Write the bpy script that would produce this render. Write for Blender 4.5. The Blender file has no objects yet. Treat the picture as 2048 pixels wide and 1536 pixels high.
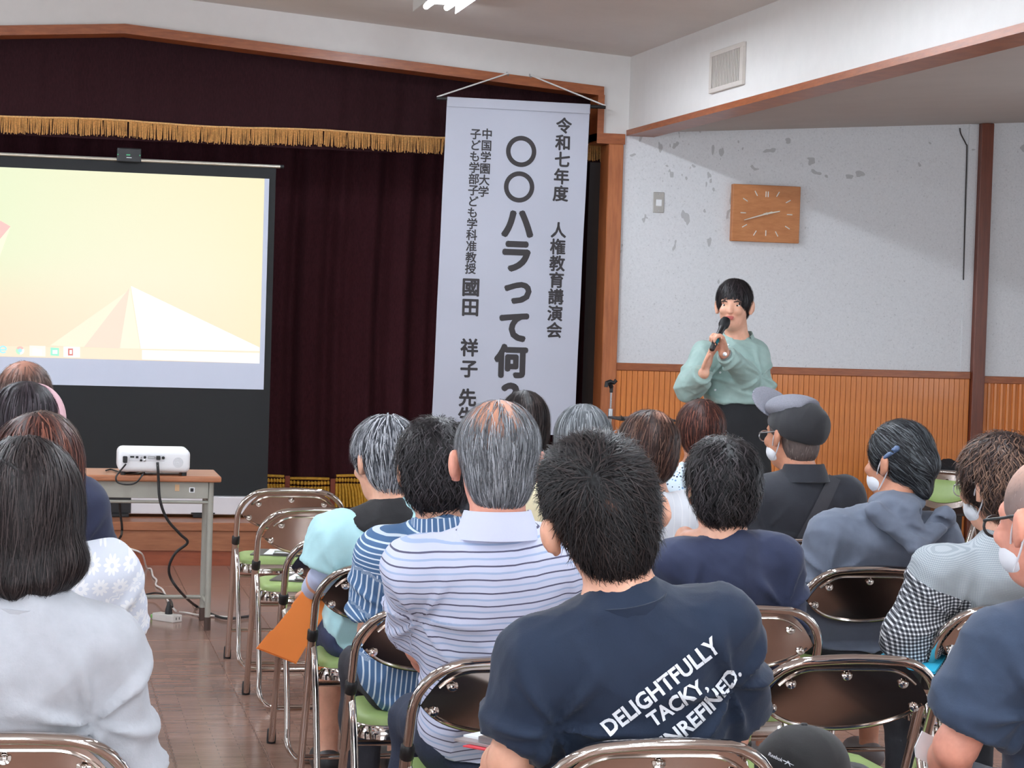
import bpy, bmesh, math, random
import numpy as np
from math import sin, cos, pi, radians, atan, sqrt
from mathutils import Vector
from mathutils.bvhtree import BVHTree

SC = bpy.context.scene
COL = SC.collection
random.seed(7)
RNG = np.random.default_rng(11)

# ------------------------------------------------------------------ camera
FPX, CAMH = 4300.0, 1.5                      # focal length in pixels of the 2048 frame, lens height
VPX, HORIZ, ROLL = 80.0, 630.0, 0.031        # where the rows vanish, horizon, camera roll
_yaw, _pit = atan((1024 - VPX) / FPX), -(768 - HORIZ) / FPX
CF = np.array([sin(_yaw) * cos(_pit), cos(_yaw) * cos(_pit), sin(_pit)])
_r = np.cross(CF, [0, 0, 1]); _r /= np.linalg.norm(_r); _u = np.cross(_r, CF)
CR = cos(ROLL) * _r + sin(ROLL) * _u
CU = -sin(ROLL) * _r + cos(ROLL) * _u
CAM = np.array([0.0, 0.0, CAMH])
cd = bpy.data.cameras.new('camera'); cam = bpy.data.objects.new('camera', cd); COL.objects.link(cam)
cd.sensor_width = 36.0; cd.lens = 36.0 * FPX / 2048.0; cd.clip_start = 0.05; cd.clip_end = 100
from mathutils import Matrix
cam.matrix_world = Matrix(((CR[0], CU[0], -CF[0], 0), (CR[1], CU[1], -CF[1], 0), (CR[2], CU[2], -CF[2], CAMH), (0, 0, 0, 1)))
SC.camera = cam

# ------------------------------------------------------------------ light and exposure
vs = SC.view_settings
vs.view_transform = 'Standard'; vs.look = 'None'; vs.gamma = 1.0; vs.use_curve_mapping = False
vs.exposure = 0.25
w = bpy.data.worlds.new('world'); SC.world = w; w.use_nodes = True
bg = w.node_tree.nodes['Background']; bg.inputs[0].default_value = (0.72, 0.83, 1.0, 1); bg.inputs[1].default_value = 1.0

def area(name, loc, direction, sx, sy, power, col):
    l = bpy.data.lights.new(name, 'AREA'); l.shape = 'RECTANGLE'; l.size = sx; l.size_y = sy
    l.energy = power; l.color = col
    o = bpy.data.objects.new(name, l); COL.objects.link(o); o.location = loc
    o.rotation_euler = Vector(direction).to_track_quat('-Z', 'Z').to_euler()
    return o
DAY = (0.83, 0.92, 1.0)
for k in range(3):      # daylight entering the side windows and the doors behind the camera
    area('window_daylight_left', (-4.75, 1.2 + 3.7 * k, 1.62), (1, 0, -0.12), 2.6, 1.35, 100, DAY)
    area('window_daylight_right', (6.95, 1.2 + 3.7 * k, 1.62), (-1, 0, -0.12), 2.6, 1.35, 62, DAY)
for k in range(2):
    area('window_daylight_rear', (-0.9 + 3.4 * k, -4.2, 1.6), (0, 1, -0.05), 2.4, 1.6, 140, DAY)

cy = SC.cycles; cy.max_bounces = 7; cy.diffuse_bounces = 4; cy.glossy_bounces = 4; cy.transmission_bounces = 2; cy.transparent_max_bounces = 6

# ------------------------------------------------------------------ helpers
def ray(x, y): return CF + CR * (x - 1024) / FPX + CU * (768 - y) / FPX
def pt(x, y, Y):                             # the point of a sight line that lies at depth Y of the room
    d = ray(x, y); return CAM + d * (Y / d[1])
def ptz(x, y, z):                            # ... at height z
    d = ray(x, y); return CAM + d * ((z - CAMH) / d[2])
def ptx(x, y, X):
    d = ray(x, y); return CAM + d * (X / d[0])
def lin(c):
    return tuple((v / 255 / 12.92) if v / 255 <= 0.04045 else ((v / 255 + 0.055) / 1.055) ** 2.4 for v in c)
def rgba(c): return (*lin(c), 1.0)
def lerp(a, b, t): return np.asarray(a, float) * (1 - t) + np.asarray(b, float) * t
def nrm(v): v = np.asarray(v, float); return v / (np.linalg.norm(v) + 1e-12)

def tag(o, label=None, cat=None, group=None, kind=None):
    if label: o['label'] = label
    if cat: o['category'] = cat
    if group: o['group'] = group
    if kind: o['kind'] = kind
    return o
def thing(name, label, cat, loc=(0, 0, 0), rotz=0.0, group=None):
    o = bpy.data.objects.new(name, None); COL.objects.link(o); o.empty_display_size = 0.05
    o.location = tuple(float(v) for v in loc); o.rotation_euler = (0, 0, rotz)
    return tag(o, label, cat, group)

def mesh_np(name, V, F, mat, parent=None, smooth=True, sharp=None, loc=None):
    """V (n,3), F (m,3|4) arrays or list of lists -> linked mesh object"""
    me = bpy.data.meshes.new(name)
    if isinstance(F, np.ndarray):
        n = len(V); m, k = F.shape
        me.vertices.add(n); me.vertices.foreach_set('co', np.asarray(V, np.float32).ravel())
        me.loops.add(m * k); me.loops.foreach_set('vertex_index', F.astype(np.int32).ravel())
        me.polygons.add(m); me.polygons.foreach_set('loop_start', np.arange(0, m * k, k, dtype=np.int32))
        me.update(calc_edges=True)
    else:
        me.from_pydata([tuple(map(float, v)) for v in V], [], F)
    if smooth:
        me.polygons.foreach_set('use_smooth', np.ones(len(me.polygons), bool))
        if sharp: me.set_sharp_from_angle(angle=radians(sharp))
    me.update()
    if mat: me.materials.append(mat)
    o = bpy.data.objects.new(name, me); COL.objects.link(o)
    if parent: o.parent = parent
    if loc is not None: o.location = tuple(float(v) for v in loc)
    return o

def smooth_path(P, n=8, closed=False):
    P = [np.asarray(p, float) for p in P]; out = []
    N = len(P)
    for i in range(N if closed else N - 1):
        p0 = P[(i - 1) % N] if (closed or i > 0) else P[i]
        p1, p2 = P[i], P[(i + 1) % N]
        p3 = P[(i + 2) % N] if (closed or i + 2 < N) else P[(i + 1) % N]
        for j in range(n):
            t = j / n
            out.append(0.5 * ((2 * p1) + (-p0 + p2) * t + (2 * p0 - 5 * p1 + 4 * p2 - p3) * t * t + (-p0 + 3 * p1 - 3 * p2 + p3) * t ** 3))
    if not closed: out.append(P[-1])
    return out

class MB:
    def __init__(s): s.v = []; s.f = []
    def add(s, V, F):
        b = len(s.v); s.v += [tuple(map(float, p)) for p in V]; s.f += [[b + i for i in f] for f in F]; return s
    def box(s, lo, hi, bevel=0.0, seg=2, M=None):
        lo = np.minimum(lo, hi) if False else np.asarray(lo, float); hi = np.asarray(hi, float)
        bm = bmesh.new(); bmesh.ops.create_cube(bm, size=1)
        for v in bm.verts: v.co = Vector([lo[i] + (v.co[i] + 0.5) * (hi[i] - lo[i]) for i in range(3)])
        if bevel: bmesh.ops.bevel(bm, geom=bm.edges[:], offset=bevel, segments=seg, affect='EDGES', profile=0.5)
        bm.verts.index_update()
        V = [np.array(v.co) for v in bm.verts]
        if M is not None: V = [M @ p for p in V]
        s.add(V, [[v.index for v in f.verts] for f in bm.faces]); bm.free(); return s
    def tube(s, P, r, seg=10, closed=False):
        P = [np.asarray(p, float) for p in P]; n = len(P)
        R = r if hasattr(r, '__len__') else [r] * n
        T = [nrm(P[(i + 1) % n] - P[i - 1]) if closed or 0 < i < n - 1 else nrm(P[1] - P[0]) if i == 0 else nrm(P[-1] - P[-2]) for i in range(n)]
        a = np.array([0, 0, 1.0]) if abs(T[0][2]) < 0.9 else np.array([1.0, 0, 0])
        N = nrm(a - T[0] * (a @ T[0])); V = []
        for i in range(n):
            N = nrm(N - T[i] * (N @ T[i])); B = np.cross(T[i], N)
            for k in range(seg):
                t = 2 * pi * k / seg; V.append(P[i] + R[i] * (cos(t) * N + sin(t) * B))
        F = []
        for i in range(n if closed else n - 1):
            j = (i + 1) % n
            for k in range(seg):
                l = (k + 1) % seg
                F.append([i * seg + k, i * seg + l, j * seg + l, j * seg + k])
        if not closed: F += [list(range(seg))[::-1], [(n - 1) * seg + k for k in range(seg)]]
        return s.add(V, F)
    def lathe(s, prof, c, axis=(0, 0, 1), seg=20, sx=1.0):
        ax = nrm(axis); a = np.array([1.0, 0, 0]) if abs(ax[0]) < 0.9 else np.array([0, 1.0, 0])
        u = nrm(a - ax * (a @ ax)); w_ = np.cross(ax, u); V = []
        for (r, h) in prof:
            for k in range(seg):
                t = 2 * pi * k / seg; V.append(np.asarray(c) + ax * h + r * (cos(t) * u * sx + sin(t) * w_))
        F = []
        for i in range(len(prof) - 1):
            for k in range(seg):
                l = (k + 1) % seg; F.append([i * seg + k, i * seg + l, (i + 1) * seg + l, (i + 1) * seg + k])
        F += [list(range(seg))[::-1], [(len(prof) - 1) * seg + k for k in range(seg)]]
        return s.add(V, F)
    def prism(s, poly, d):                   # 3-D polygon pushed along the vector d
        P = [np.asarray(p, float) for p in poly]; n = len(P); d = np.asarray(d, float)
        return s.add(P + [p + d for p in P], [list(range(n))[::-1], [n + i for i in range(n)]] + [[i, (i + 1) % n, n + (i + 1) % n, n + i] for i in range(n)])
    def build(s, name, mat, parent=None, smooth=False, sharp=40, loc=None):
        o = mesh_np(name, s.v, s.f, mat, parent, smooth, sharp, loc)
        bm = bmesh.new(); bm.from_mesh(o.data); bmesh.ops.recalc_face_normals(bm, faces=bm.faces[:]); bm.to_mesh(o.data); bm.free()
        return o
def grid_faces(nu, nv, closed=False):
    a = np.arange(nu * nv).reshape(nu, nv)
    if closed: a = np.vstack([a, a[:1]])
    return np.stack([a[:-1, :-1], a[1:, :-1], a[1:, 1:], a[:-1, 1:]], -1).reshape(-1, 4)

# ------------------------------------------------------------------ materials (all node based)
class NT:
    def __init__(s, name):
        s.m = bpy.data.materials.new(name); s.m.use_nodes = True; s.t = s.m.node_tree
        s.b = s.t.nodes['Principled BSDF']
    def n(s, typ, **kw):
        o = s.t.nodes.new(typ)
        for k, v in kw.items(): setattr(o, k, v)
        return o
    def link(s, a, b): s.t.links.new(a, b)
    def put(s, sock, v):
        if hasattr(v, 'is_output'): s.link(v, sock)
        else: sock.default_value = v
    def math(s, op, a, b=0.0, c=0.0):
        o = s.n('ShaderNodeMath', operation=op)
        s.put(o.inputs[0], a); s.put(o.inputs[1], b); s.put(o.inputs[2], c)
        return o.outputs[0]
    def mix(s, f, a, b, typ='MIX'):
        o = s.n('ShaderNodeMix', data_type='RGBA', blend_type=typ)
        s.put(o.inputs[0], f); s.put(o.inputs[6], a); s.put(o.inputs[7], b)
        return o.outputs[2]
    def coord(s, kind='Object'): return s.n('ShaderNodeTexCoord').outputs[kind]
    def attr(s, name, out='Vector'): return s.n('ShaderNodeAttribute', attribute_name=name).outputs[out]
    def noise(s, scale, detail=3, rough=0.5, vec=None, out='Fac'):
        o = s.n('ShaderNodeTexNoise'); o.inputs['Scale'].default_value = scale
        o.inputs['Detail'].default_value = detail; o.inputs['Roughness'].default_value = rough
        if vec is not None: s.link(vec, o.inputs['Vector'])
        return o.outputs[out]
    def mapping(s, vec, scale=(1, 1, 1), loc=(0, 0, 0), rot=(0, 0, 0)):
        o = s.n('ShaderNodeMapping'); s.link(vec, o.inputs[0])
        o.inputs[1].default_value = loc; o.inputs[2].default_value = rot; o.inputs[3].default_value = scale
        return o.outputs[0]
    def ramp(s, f, stops):
        o = s.n('ShaderNodeValToRGB'); s.link(f, o.inputs[0]); e = o.color_ramp.elements
        while len(e) < len(stops): e.new(0.5)
        for el, (p, c) in zip(e, stops): el.position = p; el.color = c
        return o.outputs[0]
    def bump(s, h, strength=0.3, dist=0.002):
        o = s.n('ShaderNodeBump'); o.inputs['Strength'].default_value = strength; o.inputs['Distance'].default_value = dist
        s.link(h, o.inputs['Height']); s.link(o.outputs[0], s.b.inputs['Normal'])
    def stripe(s, v, period, width, phase=0.0):
        return s.math('LESS_THAN', s.math('FRACT', s.math('ADD', s.math('DIVIDE', v, period), phase)), width / period)
    def sep(s, v):
        o = s.n('ShaderNodeSeparateXYZ'); s.link(v, o.inputs[0]); return o.outputs
    def set(s, **kw):
        for k, v in kw.items(): s.put(s.b.inputs[k.replace('_', ' ')], v)
        return s

def mat(name, c, rough=0.5, metal=0.0, var=0.08, nscale=12.0, bump=0.0, bscale=60.0, bdist=0.002, spec=None, stretch=None, sheen=0.0, coat=0.0):
    t = NT(name); co = t.coord()
    if stretch: co = t.mapping(co, stretch)
    f = t.noise(nscale, 4, 0.6, co)
    a = [max(0, v * (1 - var)) for v in lin(c)]; b = [min(1, v * (1 + var)) for v in lin(c)]
    t.set(Base_Color=t.ramp(f, [(0.3, (*a, 1)), (0.7, (*b, 1))]), Roughness=rough, Metallic=metal)
    if spec is not None: t.set(**{'Specular_IOR_Level': spec})
    if sheen: t.set(Sheen_Weight=sheen)
    if coat: t.set(Coat_Weight=coat, Coat_Roughness=0.1)
    if bump: t.bump(t.noise(bscale, 3, 0.6, co), bump, bdist)
    return t.m
def wood(name, c1, c2, rough=0.35, scale=(6, 6, 1), nscale=6, coat=0.0):
    t = NT(name); co = t.mapping(t.coord(), scale)
    f = t.noise(nscale, 6, 0.65, co)
    t.set(Base_Color=t.ramp(f, [(0.25, rgba(c1)), (0.75, rgba(c2))]), Roughness=rough)
    if coat: t.set(Coat_Weight=coat, Coat_Roughness=0.08)
    t.bump(f, 0.08, 0.001); return t.m
def glow(name, c, strength=1.0):
    t = NT(name); f = t.noise(3.0, 2, 0.5, t.coord())
    col = t.ramp(f, [(0.2, (*[v * 0.97 for v in lin(c)], 1)), (0.8, rgba(c))])
    t.set(Base_Color=(0.02, 0.02, 0.02, 1), Roughness=0.8, Emission_Color=col, Emission_Strength=strength); return t.m

# ------------------------------------------------------------------ shared materials
m_white = mat('painted_white', (222, 219, 216), 0.7, var=0.02, bump=0.15, bscale=180, bdist=0.0008)
m_ceil = mat('ceiling_board', (218, 213, 208), 0.85, var=0.03, nscale=3, bump=0.2, bscale=250, bdist=0.001)
m_trim = wood('varnished_trim', (128, 66, 34), (172, 98, 54), 0.35, (3, 3, 18), 4)
m_post = wood('stage_post_wood', (150, 84, 48), (190, 116, 70), 0.35, (14, 14, 1.2), 4)
m_pillar = wood('pillar_wood', (92, 44, 28), (124, 64, 42), 0.35, (14, 14, 1.2), 4)
m_slat = wood('wainscot_wood', (192, 104, 42), (226, 140, 64), 0.38, (20, 20, 1.4), 4, coat=0.15)
m_black = mat('black_plastic', (22, 22, 24), 0.45, var=0.1)
m_rubber = mat('black_rubber', (26, 25, 25), 0.75, var=0.1)
m_paper = mat('white_paper', (236, 238, 240), 0.8, var=0.01)
m_steel = mat('brushed_steel', (190, 190, 192), 0.28, 1.0, var=0.03, nscale=40)

def plaster():
    t = NT('rough_plaster'); co = t.coord()
    f = t.noise(95, 3, 0.7, co); g = t.noise(1.6, 3, 0.5, co)
    base = t.ramp(f, [(0.27, rgba((170, 171, 172))), (0.36, rgba((218, 219, 221))), (0.7, rgba((228, 229, 231)))])
    # dull grey peeled spots, gathered on the upper left of the wall near the switch plate
    x, y, z = t.sep(co)
    reg = t.math('MULTIPLY', t.math('LESS_THAN', x, 4.15), t.math('GREATER_THAN', z, 1.72))
    v = t.noise(9.5, 2, 0.5, t.mapping(co, (1.5, 1, 0.8), (3.1, 0, 1.7)))
    sp = t.math('MULTIPLY', t.math('GREATER_THAN', v, 0.665), reg)
    v2 = t.noise(6.5, 2, 0.5, t.mapping(co, (1, 1, 1.4), (7.7, 0, 2.2)))
    sp2 = t.math('MULTIPLY', t.math('GREATER_THAN', v2, 0.70), t.math('GREATER_THAN', z, 2.4))
    sp = t.math('MAXIMUM', sp, sp2)
    c = t.mix(t.math('MULTIPLY', sp, 0.75), base, rgba((172, 172, 172)))
    c = t.mix(t.math('MULTIPLY', g, 0.10), c, rgba((200, 202, 206)))
    t.set(Base_Color=c, Roughness=0.9); t.bump(f, 0.5, 0.002); return t.m
m_plaster = plaster()

def floor_mat(name, a, b):
    t = NT(name); co = t.coord('Object')
    br = t.n('ShaderNodeTexBrick'); t.link(t.mapping(co, (1, 1, 1)), br.inputs['Vector'])
    br.inputs['Scale'].default_value = 1.0; br.inputs['Brick Width'].default_value = 0.15; br.inputs['Row Height'].default_value = 0.03
    br.inputs['Mortar Size'].default_value = 0.0008
    br.inputs['Color1'].default_value = rgba(a); br.inputs['Color2'].default_value = rgba(b); br.inputs['Mortar'].default_value = rgba((64, 36, 26))
    g = t.noise(14, 5, 0.7, t.mapping(co, (1, 9, 1)))
    c = t.mix(t.math('MULTIPLY', g, 0.55), br.outputs[0], rgba((166, 132, 116)), 'MIX')
    sc = t.noise(26, 3, 0.7, t.mapping(co, (0.5, 5, 1), (2, 3, 0)))
    c = t.mix(t.math('MULTIPLY', t.math('GREATER_THAN', sc, 0.70), 0.5), c, rgba((196, 128, 84)))
    t.set(Base_Color=c, Roughness=t.math('ADD', t.math('MULTIPLY', g, 0.14), 0.12)); t.set(**{'Specular_IOR_Level': 0.6})
    t.bump(t.noise(5, 2, 0.5, co), 0.06, 0.004); return t.m
m_floor = floor_mat('floor_parquet', (124, 94, 82), (148, 114, 100))

# ------------------------------------------------------------------ the room
WY = 12.5                                     # the wall that carries the stage opening
def beam_x(Y): return 3.41 + (12.5 - Y) * 0.0171
def ceil_z(X): return 3.27 - 0.068 * abs(X - 0.42)
def st(name, mb, m, parent=None, smooth=False):
    o = mb.build(name, m, parent, smooth)
    if parent is None: o['kind'] = 'structure'
    return o

floor = st('floor', MB().box((-4.6, -4.0, -0.12), (6.8, 12.47, -0.004)), m_floor)
tile = None; rj = random.Random(3)
for i in range(19):
    for j in range(10):
        x0, y0 = -1.4 + 0.31 * i, 3.155 + 0.93 * j
        if tile is None:
            tile = MB().box((-0.1535, -0.463, -0.012), (0.1535, 0.463, 0.0), 0.0015, 1).build('floor_board', m_floor, floor)
            o = tile
        else:
            o = tile.copy(); COL.objects.link(o)
        o.location = (x0 + 0.155, y0 + 0.465, rj.uniform(-0.0006, 0.0004))
def roofed(name, xs, y0, y1, zf, th, m):
    mb = MB()
    for a, b in zip(xs[:-1], xs[1:]):
        mb.prism([(a, y0, zf(a)), (b, y0, zf(b)), (b, y0, zf(b) + th), (a, y0, zf(a) + th)], (0, y1 - y0, 0))
    return st(name, mb, m)
roofed('ceiling', [-2.9, 0.42, 3.9], -4.0, 12.6, ceil_z, 0.1, m_ceil)
def low_z(X): return 2.625 + 0.074 * max(0, X - 3.6)
roofed('ceiling_side', [3.6, 6.9], -4.0, 12.5, low_z, 0.08, mat('side_ceiling_board', (184, 178, 172), 0.85, var=0.03, nscale=3))

# beam between the hall and the side aisle, with its wooden edge and the vent
bx0, bx1 = beam_x(-4), beam_x(12.5)
st('wall_beam', MB().prism([(bx0, -4, 2.625), (bx0 + .16, -4, 2.625), (bx0 + .16, -4, 3.25), (bx0, -4, 3.25)], (bx1 - bx0, 16.5, 0)), m_white)
st('trim_1', MB().prism([(bx0 - .012, -4, 2.594), (bx0 + .16, -4, 2.594), (bx0 + .16, -4, 2.628), (bx0 - .012, -4, 2.628)], (bx1 - bx0, 16.5, 0)), m_trim)

# stage wall: white lintel under the gable, stepped wooden frame, right wall with plaster and wainscot
def lint_z(X): return 3.085 - 0.0735 * abs(X - 0.424)
lint = MB()
for a, b in ((-4.6, 0.424), (0.424, 3.245)):
    lint.prism([(a, WY, lint_z(a)), (b, WY, lint_z(b)), (b, WY, 3.4), (a, WY, 3.4)], (0, 0.12, 0))
lint.prism([(3.245, WY, 2.60), (3.41, WY, 2.60), (3.41, WY, 3.4), (3.245, WY, 3.4)], (0, 0.12, 0))
st('wall_stage_lintel', lint, m_white)
tr = MB()
for a, b in ((-4.6, 0.424), (0.424, 3.245)):
    tr.prism([(a, WY - .03, lint_z(a) - .055), (b, WY - .03, lint_z(b) - .055), (b, WY - .03, lint_z(b)), (a, WY - .03, lint_z(a))], (0, 0.19, 0))
tr.box((3.21, WY - .029, 2.555), (3.25, WY + .16, lint_z(3.21) - .052))
tr.box((3.21, WY - .028, 2.54), (3.385, WY + .16, 2.602))
st('trim_2', tr, m_trim)
st('trim_3', MB().box((3.285, WY - .03, 0.0), (3.378, WY + .16, 2.54), 0.004, 1), m_post)

wr = st('wall_right_of_stage', MB().box((3.37, WY, 0), (6.9, WY + .12, 2.60)).box((3.56, WY, 2.60), (6.9, WY + .12, 2.95)), m_plaster)
st('trim_4', MB().box((3.378, WY - .022, 1.188), (5.665, WY + .0, 1.233), 0.003, 1).box((5.75, WY - .022, 1.165), (6.9, WY + .0, 1.21), 0.003, 1), m_trim)
st('baseboard_right_of_stage', MB().box((3.378, WY - .028, 0), (6.9, WY, 0.09)), m_trim)
slat = None
n_sl = 67
for i in range(n_sl):
    wdt = (5.665 - 3.38) / n_sl
    if slat is None:
        slat = MB().box((0, -0.014, 0.09), (wdt - 0.0025, 0.0, 1.188), 0.0015, 1).build('wainscot_slat', m_slat, wr); o = slat
    else: o = slat.copy(); COL.objects.link(o)
    o.location = (3.38 + wdt * i, WY, 0)
MB().box((5.75, WY - .008, .09), (6.9, WY, 1.165)).build('wainscot_backing', m_slat, wr)
for i in range(24):
    if i == 0: rs = MB().tube([(0, 0, 0.09), (0, 0, 1.165)], 0.017, 8).build('wainscot_rib', m_slat, wr, True); o = rs
    else: o = rs.copy(); COL.objects.link(o)
    o.location = (5.80 + 0.042 * i, WY - .004, 0)
st('trim_5', MB().box((5.667, WY - .05, 0), (5.748, WY + .01, low_z(5.7)), 0.004, 1), m_pillar)
st('wall_panel_strip', MB().box((5.60, WY - .006, 1.233), (5.667, WY, low_z(5.62)), 0.002, 1), m_plaster)

# side walls with windows, rear wall: the daylight comes from here
m_glass = NT('window_glass')
_tr = m_glass.n('ShaderNodeBsdfTransparent'); _gl = m_glass.n('ShaderNodeBsdfGlossy'); _gl.inputs['Roughness'].default_value = 0.02
_mx = m_glass.n('ShaderNodeMixShader'); _mx.inputs[0].default_value = 0.06
m_glass.link(_tr.outputs[0], _mx.inputs[1]); m_glass.link(_gl.outputs[0], _mx.inputs[2])
m_glass.link(_mx.outputs[0], m_glass.t.nodes['Material Output'].inputs[0]); m_glass = m_glass.m
m_alu = mat('window_aluminium', (170, 172, 174), 0.35, 0.8, var=0.03)
wn = 0
def side_wall(name, X, s):
    global wn
    ys = [1.2 + 3.7 * k for k in range(3)]; mb = MB(); t = 0.14 * s
    mb.box((min(X, X + t), -4, 0), (max(X, X + t), 12.5, 0.9)); mb.box((min(X, X + t), -4, 2.35), (max(X, X + t), 12.5, 3.1))
    e = [-4.0] + [v for y in ys for v in (y - 1.35, y + 1.35)] + [12.5]
    for a, b in zip(e[::2], e[1::2]): mb.box((min(X, X + t), a, 0.9), (max(X, X + t), b, 2.35))
    st(name, mb, m_white)
    for y in ys:
        wn += 1
        xx = X + t * 0.5
        w_ = st('window_%d' % wn, MB().box((xx - .025, y - 1.35, .9), (xx + .025, y + 1.35, .95)).box((xx - .025, y - 1.35, 2.3), (xx + .025, y + 1.35, 2.35))
                .box((xx - .025, y - 1.35, .95), (xx + .025, y - 1.30, 2.3)).box((xx - .025, y + 1.30, .95), (xx + .025, y + 1.35, 2.3)).box((xx - .025, y - .03, .95), (xx + .025, y + .03, 2.3)), m_alu)
        for q in (-1, 1): MB().box((xx - .003, y + q * .665 - .635, .95), (xx + .003, y + q * .665 + .635, 2.3)).build('pane', m_glass, w_)
side_wall('wall_left', -4.6, -1)
side_wall('wall_right', 6.8, 1)
st('wall_rear', MB().box((-4.7, -4.14, 0), (6.9, -4.0, 0.7)).box((-4.7, -4.14, 2.45), (6.9, -4, 3.4)).box((-4.7, -4.14, .7), (-2.15, -4, 2.45)).box((0.35, -4.14, .7), (1.25, -4, 2.45)).box((3.75, -4.14, .7), (6.9, -4, 2.45)), m_white)
for k in range(2):
    wn += 1; x = -0.9 + 3.4 * k
    w_ = st('window_%d' % wn, MB().box((x - 1.25, -4.1, .7), (x + 1.25, -4.05, .76)).box((x - 1.25, -4.1, 2.39), (x + 1.25, -4.05, 2.45)).box((x - 1.25, -4.1, .76), (x - 1.19, -4.05, 2.39)).box((x + 1.19, -4.1, .76), (x + 1.25, -4.05, 2.39)).box((x - .03, -4.1, .76), (x + .03, -4.05, 2.39)), m_alu)
    for q in (-1, 1): MB().box((x + q * .61 - .58, -4.078, .76), (x + q * .61 + .58, -4.072, 2.39)).build('pane', m_glass, w_)
st('wall_hall_left', MB().box((-2.9, -4, 2.6), (-2.74, 12.5, 3.2)), m_white)
roofed('ceiling_left_aisle', [-4.7, -2.75], -4.0, 12.5, lambda X: 2.62, 0.08, m_ceil)

# fluorescent ceiling fixtures, two rows along the hall
m_tube = glow('fluorescent_tube', (234, 244, 255), 135.0)
m_hous = mat('fixture_housing', (225, 225, 222), 0.5, var=0.02)
fx = None
LABELS_F = ['ceiling fluorescent lamp at the top edge of the photo above the stage', 'ceiling fluorescent lamp outside the photo over the seats']
for r_, X in enumerate((1.98, -1.12)):
    for k, Y in enumerate((10.57, 7.9, 5.2, 2.5, -0.2)):
        z = ceil_z(X)
        t = thing('ceiling_lamp', LABELS_F[0] if (r_ == 0 and k == 0) else LABELS_F[1], 'lamp', (X, Y, z), 0, 'fluorescent lamps along the hall ceiling')
        if fx is None:
            a = MB().box((-.11, -.63, -.045), (.11, .63, 0.004), 0.006, 1).box((-.116, -.63, -.089), (-.110, .63, -.02)).box((.110, -.63, -.089), (.116, .63, -.02)).build('housing', m_hous, t)
            b = MB().tube([(-.055, -.58, -.066), (-.055, .58, -.066)], .0145, 10).build('tube', m_tube, t, True)
            fx = (a, b)
            c = b.copy(); COL.objects.link(c); c.location = (.11, 0, 0); c.parent = t
        else:
            for q, dx in ((fx[0], 0), (fx[1], 0), (fx[1], .11)):
                c = q.copy(); COL.objects.link(c); c.parent = t; c.location = (dx, 0, 0)

# ------------------------------------------------------------------ things on the walls
A, B = ptx(1437, 95, 3.46), ptx(1487, 170, 3.44)
vY0, vY1 = ptx(1490, 120, 3.44)[1], ptx(1434, 120, 3.46)[1]
vz1 = ptx(1462, 95, 3.45)[2]; vz0 = ptx(1462, 178, 3.45)[2]
vc = 0.5 * (vY0 + vY1); vX = beam_x(vc)
v = thing('air_vent', 'white louvred air vent on the beam above the wall clock', 'vent', (vX, vc, vz0), atan(-0.0171) * -1)
hv, zz = (vY1 - vY0) / 2, vz1 - vz0
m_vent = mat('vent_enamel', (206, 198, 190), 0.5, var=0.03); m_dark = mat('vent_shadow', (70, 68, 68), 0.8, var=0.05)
MB().box((-.018, -hv, 0), (-.001, hv, .025), .002, 1).box((-.018, -hv, zz - .025), (-.001, hv, zz), .002, 1).box((-.018, -hv, .025), (-.001, -hv + .04, zz - .025)).box((-.018, hv - .04, .025), (-.001, hv, zz - .025)).build('frame', m_vent, v)
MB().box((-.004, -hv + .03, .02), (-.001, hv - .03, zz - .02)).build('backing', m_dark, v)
ns = 18; lv = None
for i in range(ns):
    yy = -hv + .045 + (2 * hv - .09) * (i + .5) / ns
    if lv is None: lv = MB().box((-.014, -.006, .022), (-.004, .006, zz - .022)).build('louvre', m_vent, v); o = lv
    else: o = lv.copy(); COL.objects.link(o)
    o.location = (0, yy, 0)

c0 = pt(1464, 376, WY); c1 = pt(1595, 482, WY)
cx, cz = (c0[0] + pt(1461, 482, WY)[0]) / 2, 0
cw, ch = 0.43, 0.345
cc = pt(1528, 428, WY)
ck = thing('wall_clock', 'square wooden wall clock with white hour marks and hands', 'clock', (cc[0], WY, cc[2]))
MB().box((-cw / 2, -.045, -ch / 2), (cw / 2, 0, ch / 2), .003, 1).build('case', wood('clock_wood', (176, 108, 58), (204, 136, 82), .45, (2, 2, 8), 5), ck)
m_mark = mat('clock_white', (236, 232, 224), .5, var=.02)
for h in range(12):
    a = radians(30 * h); s_, c_ = sin(a), cos(a)
    rr = min(.165 / max(abs(s_), 1e-6), .135 / max(abs(c_), 1e-6)); rr = min(rr, 0.175)
    for dx in ((-.007, .007) if h == 0 else (0,)):
        p = np.array([s_ * rr + dx, -.046, c_ * rr]); q = p - np.array([s_, 0, c_]) * .034
        MB().tube([p, q], .0032, 4).build('hour_mark', m_mark, ck)
m_hand = mat('clock_hand', (214, 206, 190), .4, .3)
def hand_(name, ang, ln, tail, wd, yy):
    d = np.array([sin(ang), 0, cos(ang)]); n_ = np.array([cos(ang), 0, -sin(ang)])
    P = [-d * tail - n_ * wd, -d * tail + n_ * wd, d * ln + n_ * wd * .45, d * ln - n_ * wd * .45]
    MB().prism([p + np.array([0, yy, 0]) for p in P], (0, -.003, 0)).build(name, m_hand, ck)
hand_('hour_hand', radians(78), .085, .02, .006, -.050)
hand_('minute_hand', radians(253), .15, .035, .005, -.055)
MB().lathe([(.008, 0), (.008, .012), (.004, .014)], (0, -.046, 0), (0, -1, 0), 12).build('spindle', m_hand, ck)

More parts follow.
